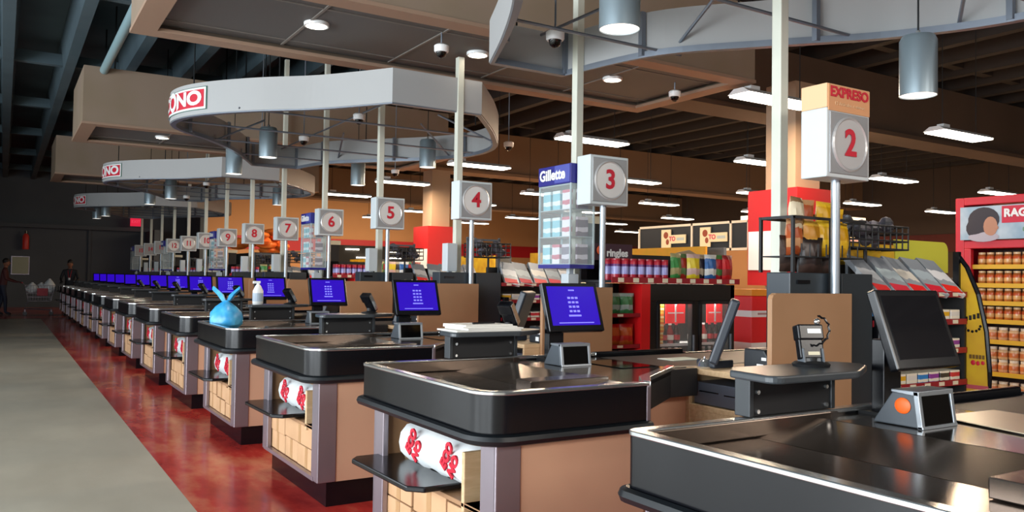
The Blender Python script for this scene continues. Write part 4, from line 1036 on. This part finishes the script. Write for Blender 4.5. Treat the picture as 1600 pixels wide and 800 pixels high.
# gondola endcaps with yellow crowns behind the racks
gy = [(7.8, 11.2, 'd4a01e'), (8.2, 14.6, 'd0ae22'), (7.9, 20.2, 'cfa020'), (7.6, 8.3, 'c88a1c'), (8.4, 24.0, 'd8901e')]
gn = ['behind the racks of lane sign 4', 'left of the razor case, behind lane sign 4', 'behind lane sign 6', 'behind the red chip cans', 'behind lane sign 8']
gl = []
for i, (x, y, c) in enumerate(gy):
    t = thing('gondola_shelf', 'yellow crowned gondola shelf ' + gn[i], 'shelf', (x + .3, y, 0), 'gondola shelves')
    b = MB(); b.box(x + .4, x + .45, y - .7, y + .7, 0, 1.84); 
    for z in (.15, .55, .9, 1.25): b.box(x, x + .4, y - .7, y + .7, z, z + .02)
    obj('shelf', b, GREYPL, t)
    b = MB(); b.box(x + .02, x + .05, y - .75, y + .75, 1.5, 1.84); obj('crown', b, mat('crown_' + c, c, .5, noise=('b88a18', 6, 3)), t)
gp = []
for c in cols[:6]:
    t = obj('grocery_box', MB().box(0, .2, -.09, .09, 0, .26), bag_mat(c, 'd8d0c0'), loc=(0, 0, 0)); tag(t, '', 'grocery box'); t.location = (0, -50, 0); gp.append(t)
for i, (x, y, c) in enumerate(gy):
    for s, z in ((0, .922), ):
        for j in range(6):
            c = (i + j * 2) % 6
            place(gp, c, (x + .05, y - .58 + j * .23, z + .35), '%s grocery box, %s along the gondola %s' % (cname[c], posn[j], gn[i]), 'grocery boxes on the gondolas')
# orange tarpaulin balloons and red goods far back (a big orange hanging display)
t = thing('orange_display', 'large pile of orange packs over a dark stand behind lane signs 7 and 8', 'display', (6.0, 22.6, 0))
random.seed(3)
b = MB()
for i in range(16): b.ell((6.0 + random.uniform(-.55, .55), 22.6 + random.uniform(-1.2, 1.2), 2.15 + random.uniform(-.15, .55) * (.4 + .6 * random.random())), random.uniform(.16, .3), random.uniform(.2, .36), random.uniform(.08, .15), 10, 6)
obj('orange_pack', b, mat('pack_orange', 'e0641e', .5, noise=('ee8a3a', 6, 3)), t, smooth=True); t.children[0]['kind'] = 'stuff'
b = MB(); b.box(5.6, 6.5, 21.6, 23.8, 0, 1.98); obj('stand', b, BLACKM, t)
t = thing('hanging_banner', 'dark green banner behind lane sign 10', 'banner', (5.0, 24.4, 1.6))
obj('cloth', MB().box(4.98, 5.0, 23.9, 25.0, 1.7, 2.3), mat('banner_green', '12502e', .6), t); obj('rod', MB().cyl((4.99, 23.85, 2.3), (4.99, 25.05, 2.3), .015, 8), ALU, t)
t = thing('lit_doorway', 'dark opening to another department with bright ceiling lamps behind lane sign 5', 'doorway', (14, 33.9, 0))
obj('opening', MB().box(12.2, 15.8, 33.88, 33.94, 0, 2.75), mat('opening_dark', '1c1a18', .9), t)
b = MB()
for x, z in ((12.6, 2.55), (13.1, 2.2), (14.6, 2.2), (14.5, 2.5), (15.3, 2.0)): b.box(x, x + .6, 33.82, 33.88, z, z + .05)
obj('far_lamp', b, TUBE, t)
t = thing('light_box_sign', 'cream lit panel far right behind the grey post of lane sign 2', 'sign', (17.5, 12.4, 2.2))
obj('face', MB().box(17.5, 17.6, 12.1, 14.2, 1.95, 2.6), mat('lit_cream', 'f0d8a0', .5, emit='f0d090', es=.6), t); obj('picture', MB().box(17.48, 17.5, 12.2, 12.9, 2.05, 2.5), mat('pic_pink', 'd8a8a0', .5), t)
# tall shelving rows in the depth of the shop
for i, (x, y) in enumerate(((11.5, 2.6), (12.0, 5.5), (14.5, 8.0), (13.0, 15.0), (13.0, 19.0), (12.0, 23.5))):
    t = thing('aisle_shelf', 'long grocery aisle shelf in the depth of the shop, %s row' % posn[i], 'shelf', (x + 3, y, 0), 'aisle shelves')
    b = MB(); b.box(x, x + 6, y - .03, y + .03, 0, 1.9); 
    for z in (.15, .6, 1.05, 1.5): b.box(x, x + 6, y - .4, y + .4, z, z + .03)
    obj('shelf', b, GREYPL, t)
    b = MB(); random.seed(i)
    for z in (.18, .63, 1.08, 1.53):
        q = x + .05
        while q < x + 5.8:
            w = random.uniform(.1, .3); b.box(q, q + w * .93, y - .38, y - .05, z, z + random.uniform(.2, .34)); q += w
    g = obj('goods', b, mat('aisle_goods', 'a8603a', .6, noise=('c8b090', 2.5, 4)), t); g['kind'] = 'stuff'

# ------------------------------------------------------------------ loose things on and about the counters
yb = y0(3)
t = thing('plastic_bag', 'light blue knotted plastic bag on the front corner of the fourth nearest counter', 'plastic bag', (1.75, yb + .9, .9))
def bagmesh(c, w, d, h):
    m = MB(); n = 20; vs = []; prof = [(.0, 0), (.75, .0), (1.0, .12), (1.03, .3), (.92, .5), (.68, .68), (.36, .8), (.2, .86), (.17, .9)]
    for j, (r, z) in enumerate(prof):
        for i in range(n):
            a = 2 * PI * i / n; k = 1 + .06 * math.sin(5 * a + j) + .04 * math.sin(9 * a - j * 2)
            vs.append((c[0] + r * w * k * math.cos(a), c[1] + r * d * k * math.sin(a), c[2] + z * h))
    fs = [(j * n + i, j * n + (i + 1) % n, (j + 1) * n + (i + 1) % n, (j + 1) * n + i) for j in range(len(prof) - 1) for i in range(n)]
    fs.append(tuple(range((len(prof) - 1) * n, len(prof) * n)))
    return m.add(vs, fs)
c = (1.74, yb + .95, .897)
obj('body', bagmesh(c, .14, .15, .28), BLUEBAG, t, smooth=True)
for sx, lean in ((-1, -.085), (1, .085)):
    m = MB(); pts = [(c[0] + .02 * sx, c[1], c[2] + .24), (c[0] + .5 * lean, c[1] - .5 * lean, c[2] + .3), (c[0] + .95 * lean, c[1] - .95 * lean, c[2] + .345), (c[0] + 1.1 * lean, c[1] - 1.1 * lean, c[2] + .37)]
    vs = []; 
    for (x, y, z), w in zip(pts, (.02, .032, .03, .012)):
        vs += [(x - w, y - w * .3, z), (x + w * .2, y - w, z + .008), (x + w, y + w * .3, z), (x - w * .2, y + w, z + .008)]
    fs = [(4 * i + k, 4 * i + (k + 1) % 4, 4 * i + 4 + (k + 1) % 4, 4 * i + 4 + k) for i in range(3) for k in range(4)] + [(12, 13, 14, 15)]
    m.add(vs, fs); obj('handle', m, BLUEBAG, t, smooth=True)
t = thing('spray_bottle', 'white spray bottle on the fourth nearest payment stand', 'bottle', (2.1, yb + 1.24, 1.1))
c = (2.1, yb + 1.24, 1.1)
obj('body', MB().lathe([(.0, 0), (.045, 0), (.05, .01), (.05, .13), (.03, .17), (.018, .19), (.0, .19)], c, 16), WHITE, t, smooth=True)
obj('nozzle', MB().box(c[0] - .05, c[0] + .02, c[1] - .012, c[1] + .012, c[2] + .2, c[2] + .225).cyl((c[0], c[1], c[2] + .18), (c[0], c[1], c[2] + .21), .014, 10), WHITE, t, bev=.003)
obj('wrap', MB().lathe([(.0505, .03), (.051, .03), (.051, .11), (.0505, .11)], c, 16), mat('wrap_blue', 'a8b8c8', .4), t)
yb = y0(1)
for i in range(4):
    a = random.uniform(-.12, .12); Mp = Matrix.Translation((2.2 + random.uniform(-.03, .03), yb + 1.2 + .01 * i, 1.1005 + .0085 * i)) @ Matrix.Rotation(a, 4, 'Z')
    t = obj('paper_pad', MB().box(-.2 + .03 * i, .2, -.11, .11, 0, .008, Mp), PAPER, loc=(2.2, yb + 1.2, 1.1 + .0085 * i)); tag(t, 'white paper pad on the second nearest payment stand, %s in the pile' % ['bottom', 'second', 'third', 'top'][i], 'paper', 'paper pads')
t = obj('pen', MB().cyl((2.15, yb + 1.18, 1.14), (2.31, yb + 1.22, 1.14), .005, 8), BLACK, loc=(2.23, yb + 1.2, 1.14)); tag(t, 'black pen lying on the white paper pads', 'pen')
t = thing('drink_bottle', 'small red bottle beside the second nearest scanner', 'bottle', (2.62, yb + 1.02, .93))
obj('body', MB().lathe([(.0, 0), (.026, 0), (.028, .01), (.026, .06), (.012, .085), (.0, .086)], (2.63, yb + .99, .93), 14), mat('red_liquid', '8a2a22', .2), t, smooth=True); obj('cap', MB().cyl((2.63, yb + .99, 1.014), (2.63, yb + .99, 1.03), .012, 10), WHITE, t)
t = obj('leaflet', MB().box(3.28, 3.5, yb + .83, yb + .97, .9255, .929), mat('leaflet_print', 'c8d4c0', .6, noise=('dfe2da', 8, 3)), loc=(3.4, yb + .9, .926)); tag(t, 'pale green leaflet lying on the second nearest conveyor belt', 'leaflet')
t = obj('desk_bell', MB().lathe([(.0, 0), (.04, 0), (.042, .008), (.038, .014), (.034, .03), (.02, .045), (.006, .05), (.006, .06), (.0, .061)], (3.22, yb + .53, .92), 18), CHROME, loc=(3.22, yb + .53, .92), smooth=True); tag(t, 'small shiny bell at the corner of the nearest drawer cabinet', 'bell')
yb = y0(0)
t = obj('plastic_sheet', MB().prism([(2.62, yb + .55), (3.0, yb + .5), (3.05, yb + .98), (2.72, yb + 1.0)], .933, .936), mat('pale_sheet', 'c8b49a', .25), loc=(2.8, yb + .75, .933)); tag(t, 'pale glossy sheet lying on the nearest scanner deck', 'sheet')

# ------------------------------------------------------------------ people and the trolley far back
def person(name, label, loc, joints, edges, radii, stops, extra, hair, yaw=0):
    me = bpy.data.meshes.new('body'); me.from_pydata([joints[k] for k in joints], [(list(joints).index(a), list(joints).index(c)) for a, c in edges], [])
    me.materials.append(ramp_mat(name + '_clothes', stops, axis=2, rough=.7, gen=False))
    root = thing('person', label, 'person', loc)
    root.rotation_euler = (0, 0, yaw)
    o = bpy.data.objects.new('body', me); COL.objects.link(o); o.parent = root; o['org'] = tuple(loc)
    md = o.modifiers.new('skin', 'SKIN'); md.use_smooth_shade = True
    for i, k in enumerate(joints):
        r = radii[k]; sv = me.skin_vertices[0].data[i]; sv.radius = (r, r) if not isinstance(r, tuple) else r; sv.use_root = (k == 'pelvis')
    sb = o.modifiers.new('sub', 'SUBSURF'); sb.levels = 1; sb.render_levels = 2
    def part(nm, mb, m, par=root, sm=True):
        me2 = bpy.data.meshes.new(nm); me2.from_pydata([tuple(v) for v in mb.v], [], mb.f); me2.materials.append(m)
        if sm: me2.polygons.foreach_set('use_smooth', [True] * len(me2.polygons))
        q = bpy.data.objects.new(nm, me2); COL.objects.link(q); q.parent = par; return q
    hx_, hy_, hz_ = joints['head']
    part('head', MB().ell((hx_, hy_, hz_ + .03), .078, .095, .12).ell((hx_, hy_ - .1, hz_ + .02), .014, .018, .022).ell((hx_ - .08, hy_, hz_ + .02), .012, .02, .03).ell((hx_ + .08, hy_, hz_ + .02), .012, .02, .03).ell((hx_, hy_ - .088, hz_ - .035), .026, .012, .008), SKIN)
    part('eyes', MB().ell((hx_ - .03, hy_ - .085, hz_ + .045), .012, .01, .008).ell((hx_ + .03, hy_ - .085, hz_ + .045), .012, .01, .008), BLACK)
    part('hair', MB().ell((hx_, hy_ + .015, hz_ + hair), .085, .1, .1), HAIR)
    for nm, mb, m in extra: part(nm, mb, m)
    return root
def fingers(j, e, r, side, wrist, d):
    """palm and five short finger chains growing from the wrist"""
    w = Vector(wrist); d = Vector(d).normalized(); s = Vector((side, 0, 0)); 
    if abs(d.x) > .8: s = Vector((0, 1, 0))
    p = w + d * .07; j[side, 'palm'] = tuple(p); r[side, 'palm'] = (.035, .02); e.append(((side, 'w'), (side, 'palm')))
    for i, (o, l) in enumerate(((-.03, .07), (-.01, .085), (.012, .08), (.03, .062))):
        a = p + s * o + d * .035; c = a + d * l * .6 + Vector((0, 0, -.02)); f = c + d * l * .3 + Vector((0, 0, -.025))
        for q, pt in enumerate((a, c, f)): j[side, i, q] = tuple(pt); r[side, i, q] = .0095
        e += [((side, 'palm'), (side, i, 0)), ((side, i, 0), (side, i, 1)), ((side, i, 1), (side, i, 2))]
    a = w + d * .03 - s * .045; c = a + d * .05 - s * .015
    for q, pt in enumerate((a, c)): j[side, 't', q] = tuple(pt); r[side, 't', q] = .011
    e += [((side, 'w'), (side, 't', 0)), ((side, 't', 0), (side, 't', 1))]
def figure(hands, lean=0.0, stride=.0):
    j = {}; e = []; r = {}
    def J(k, p, rad): j[k] = p; r[k] = rad
    J('pelvis', (0, 0, .95), (.16, .12)); J('waist', (0, -lean * .3, 1.12), (.15, .11)); J('chest', (0, -lean * .8, 1.34), (.18, .12)); J('neck', (0, -lean, 1.5), .055); J('head', (0, -lean - .02, 1.62), .06)
    e += [('pelvis', 'waist'), ('waist', 'chest'), ('chest', 'neck'), ('neck', 'head')]
    for s in (-1, 1):
        J((s, 'hip'), (.095 * s, 0, .9), .095); J((s, 'knee'), (.1 * s, -.03 + stride * s * .5, .5), .062); J((s, 'ankle'), (.1 * s, .02 + stride * s, .09), .042); J((s, 'toe'), (.115 * s, -.14 + stride * s, .035), .036)
        e += [('pelvis', (s, 'hip')), ((s, 'hip'), (s, 'knee')), ((s, 'knee'), (s, 'ankle')), ((s, 'ankle'), (s, 'toe'))]
        J((s, 'sh'), (.19 * s, -lean * .85, 1.42), .065); el, wr, d = hands[s]
        J((s, 'el'), el, .045); J((s, 'w'), wr, .03)
        e += [('chest', (s, 'sh')), ((s, 'sh'), (s, 'el')), ((s, 'el'), (s, 'w'))]
        fingers(j, e, r, s, wr, d)
    return j, e, r
# shopper at the counter end: dark jacket, leaning with both hands forward
h = {-1: ((-.26, -.15, 1.16), (-.2, -.38, 1.06), (0, -1, -.1)), 1: ((.26, -.15, 1.16), (.2, -.38, 1.06), (0, -1, -.1))}
j, e, r = figure(h, .1)
person('clerk', 'person in dark jacket with white badge standing behind the farthest counter', (1.95, 31.35, 0), j, e, r, [(0, '111114'), (.06, '14161c'), (.9, '181a20'), (1.5, '7a5040')], [('badge', MB().box(-.03, .03, -.22, -.215, 1.12, 1.2), WHITE), ('lanyard', MB().tube([(-.06, -.16, 1.46), (-.02, -.225, 1.2), (.02, -.225, 1.2), (.06, -.16, 1.46)], .006, 5), RED)], .1, yaw=-.2)
h = {-1: ((-.28, -.1, 1.15), (-.22, -.36, 1.05), (0, -1, 0)), 1: ((.28, -.1, 1.15), (.22, -.36, 1.05), (0, -1, 0))}
j, e, r = figure(h, .06, .12)
person('shopper', 'person in maroon top and dark jeans pushing a shopping trolley at the left edge', (.02, 30.35, 0), j, e, r, [(0, '1a1a1c'), (.07, '1c2438'), (.95, '4a1f22'), (1.5, '8a5a48')], [('belt_bag', MB().ell((.16, .05, 1.0), .08, .06, .08), mat('bag_olive', '5a5030', .7))], .085, yaw=1.45)
t = thing('shopping_trolley', 'wire shopping trolley with red panel and white bags beside the dark back wall', 'trolley', (.95, 30.4, 0))
b = MB(); X0, X1, Ya, Yb = .62, 1.45, 30.1, 30.65
for z in (.45, .58, .7, .82, .95):
    k = .1 * (.95 - z) / .5; b.tube([(X0 + k, Ya + k * .5, z), (X1 - k, Ya + k * .5, z), (X1 - k, Yb - k * .5, z), (X0 + k, Yb - k * .5, z)], .008, 5, True)
for i in range(12):
    x = X0 + (X1 - X0) * i / 11; b.cyl((min(max(x, X0 + .1), X1 - .1), Ya + .05, .45), (x, Ya, .95), .005, 5); b.cyl((min(max(x, X0 + .1), X1 - .1), Yb - .05, .45), (x, Yb, .95), .005, 5)
for i in range(8):
    y = Ya + (Yb - Ya) * i / 7; b.cyl((X0 + .1, y, .45), (X1 - .1, y, .45), .005, 5); b.cyl((X1 - .1, y, .45), (X1, y, .95), .005, 5)
obj('basket', b, mat('trolley_wire', '8a8488', .35, .7), t)
b = MB()
for y in (Ya + .08, Yb - .08): b.tube([(X0, y, .95), (X0 - .08, y, 1.03)], .012, 6); b.tube([(X0 + .1, y, .45), (X0, y, .2), (X1 - .05, y, .16)], .014, 6)
obj('chassis', b, ALU, t); obj('handle', MB().cyl((X0 - .08, Ya, 1.03), (X0 - .08, Yb, 1.03), .018, 10), RED, t)
obj('front_panel', MB().box(.95, 1.25, Ya - .016, Ya - .01, .62, .86), mat('cart_red', '9c1428', .5), t)
for x in (X0 + .02, X1 - .08):
    for y in (Ya + .08, Yb - .08): w = obj('wheel', MB().cyl((x, y - .014, .06), (x, y + .014, .06), .06, 14), RUBBER, t); obj('fork', MB().box(x - .01, x + .01, y - .02, y + .02, .1, .18), ALU, w)
for i, (x, y) in enumerate(((.82, 30.3), (1.08, 30.45), (1.3, 30.3))):
    t = obj('grocery_bag', bagmesh((x, y, .72), .17, .16, .36 if i < 2 else .5), WHITEB, loc=(x, y, .72), smooth=True); tag(t, 'white grocery bag in the shopping trolley, %s' % ['nearest the handle', 'in the middle', 'tallest at the front'][i], 'bag', 'grocery bags in the trolley')
t = thing('fire_extinguisher', 'small red fire extinguisher high on the dark back wall', 'extinguisher', (.73, 36.9, 2.0)); c = (.73, 36.8, 2.25)
obj('tank', MB().lathe([(.0, 0), (.1, 0), (.11, .03), (.11, .5), (.06, .6), (.0, .62)], c, 14), mat('ext_red', 'a82a20', .4, emit='a82a20', es=.08), t, smooth=True); obj('valve', MB().cyl((c[0], c[1], c[2] + .6), (c[0], c[1], c[2] + .72), .04, 8), BLACK, t); obj('bracket', MB().box(c[0] - .05, c[0] + .05, 36.9, 36.985, 2.3, 2.6), GREYPL, t)
t = thing('exit_sign', 'small glowing red exit sign on the dark back wall', 'sign', (4.55, 34.4, 3.0))
obj('case', MB().box(4.35, 4.75, 36.3, 36.38, 3.3, 3.66), mat('exit_glow', 'd01838', .4, emit='e01840', es=.8), t); text('lettering', 'EXIT', .16, plane_M((4.55, 36.295, 3.48), (1, 0, 0), (0, 0, 1)), mat('exit_text', 'f06080', .4, emit='ff5070', es=.5), t)
obj('rod', MB().cyl((4.55, 36.34, 3.66), (4.55, 36.34, 5.55), .012, 6), WIRE, t)
t = thing('notice_board', 'pale framed notice board on the dark back wall at the left edge', 'board', (.55, 36.95, 1.4)); obj('sheet', MB().box(.3, .85, 36.93, 36.97, 1.3, 1.95), mat('notice_pale', '9aa08c', .7), t); obj('frame', MB().box(.27, .88, 36.96, 37, 1.27, 1.98), ALU, t)

# ------------------------------------------------------------------ light
wd = bpy.data.worlds.new('World'); S.world = wd; wd.use_nodes = True
nt = wd.node_tree; bg = nt.nodes['Background']; bg.inputs[0].default_value = (.78, .88, 1, 1); bg.inputs[1].default_value = 1.0
def area(name, loc, rot, sx, sy, power, col, spread=PI):
    l = bpy.data.lights.new(name, 'AREA'); l.shape = 'RECTANGLE'; l.size = sx; l.size_y = sy; l.energy = power; l.color = col; l.spread = spread
    o = bpy.data.objects.new(name, l); COL.objects.link(o); o.location = loc; o.rotation_euler = rot; return o
for i in range(6):
    y = -2.25 + 3.5 * i
    area('window_daylight', (-5.9, y, 2.0), (0, -PI / 2, 0), 3.1, 3.1, 470 if i < 3 else 170, (.88, .95, 1))
# warm light of the shop floor
for X, Y, i, j in FX:
    if i < 4: area('aisle_light', (X + .62, Y, 3.47), (0, 0, 0), 1.2, .28, 110, (1, .74, .5))
for x, y in ((2.37, 7.24), (5.83, 7.25), (2.22, 14.75)):
    l = bpy.data.lights.new('downlight_spot', 'SPOT'); l.energy = 90; l.color = (1, .86, .7); l.spot_size = 1.9; l.spot_blend = .6; l.shadow_soft_size = .1
    o = bpy.data.objects.new('downlight_spot', l); COL.objects.link(o); o.location = (x, y, 3.63)
for x, y, z, lb in PN[:6]:
    l = bpy.data.lights.new('pendant_spot', 'SPOT'); l.energy = 45; l.color = (1, .9, .78); l.spot_size = 1.7; l.spot_blend = .7; l.shadow_soft_size = .1
    o = bpy.data.objects.new('pendant_spot', l); COL.objects.link(o); o.location = (x, y, z - .02)

for x, e in ((1.5, 95), (4.5, 105), (8.5, 80)): area('front_fill', (x, -3.2, 3.4), (.75, 0, 0), 2.2, 1.0, e, (1, .93, .85))  # unseen fill lamps added behind the camera to warm the near faces
for x in (9, 14): area('rear_fill', (x, 30, 3.9), (.5, 0, 0), 4, 1, 160, (1, .78, .55))  # wall-wash lamps added to brighten the tan rear wall
area('cooler_light', (4.8, y0(2) + .27, 1.215), (.35, 0, 0), .75, .05, 5, (1, .96, .9))
# ------------------------------------------------------------------ camera
cd = bpy.data.cameras.new('camera'); cam = bpy.data.objects.new('camera', cd); COL.objects.link(cam)
rt = Vector((0.84834748, -0.52921414, 0.01545762)); up = Vector((-0.02816508, -0.01595621, 0.99947593)); fw = Vector((0.52869015, 0.84833825, 0.02844176))
M = Matrix(((rt.x, up.x, -fw.x, 0), (rt.y, up.y, -fw.y, 0), (rt.z, up.z, -fw.z, 1.38), (0, 0, 0, 1)))
cam.matrix_world = M
cd.sensor_width = 36; cd.lens = 1276 / 1600 * 36; cd.clip_end = 200; cd.clip_start = .05
S.camera = cam
S.view_settings.view_transform = 'Filmic' if False else 'Standard'
S.view_settings.look = 'None'; S.view_settings.exposure = 0
S.cycles.use_denoising = True
S.cycles.max_bounces = 7; S.cycles.diffuse_bounces = 3; S.cycles.glossy_bounces = 3; S.cycles.transparent_max_bounces = 10
S.cycles.sample_clamp_indirect = 4
for o in bpy.data.objects:
    if 'org' in o.keys(): del o['org']

_seen = {}
for o in S.objects:
    l = o.get('label')
    if o.parent is None and l is not None:
        n = len(l.replace('-', ' ').split())
        if n > 16 or n < 4: print('LABELLEN', n, l)
        _seen.setdefault(l, []).append(o)
for l, q in _seen.items():
    if len(q) > 1 and not all(o.get('group') for o in q): print('LABELDUP', len(q), l)
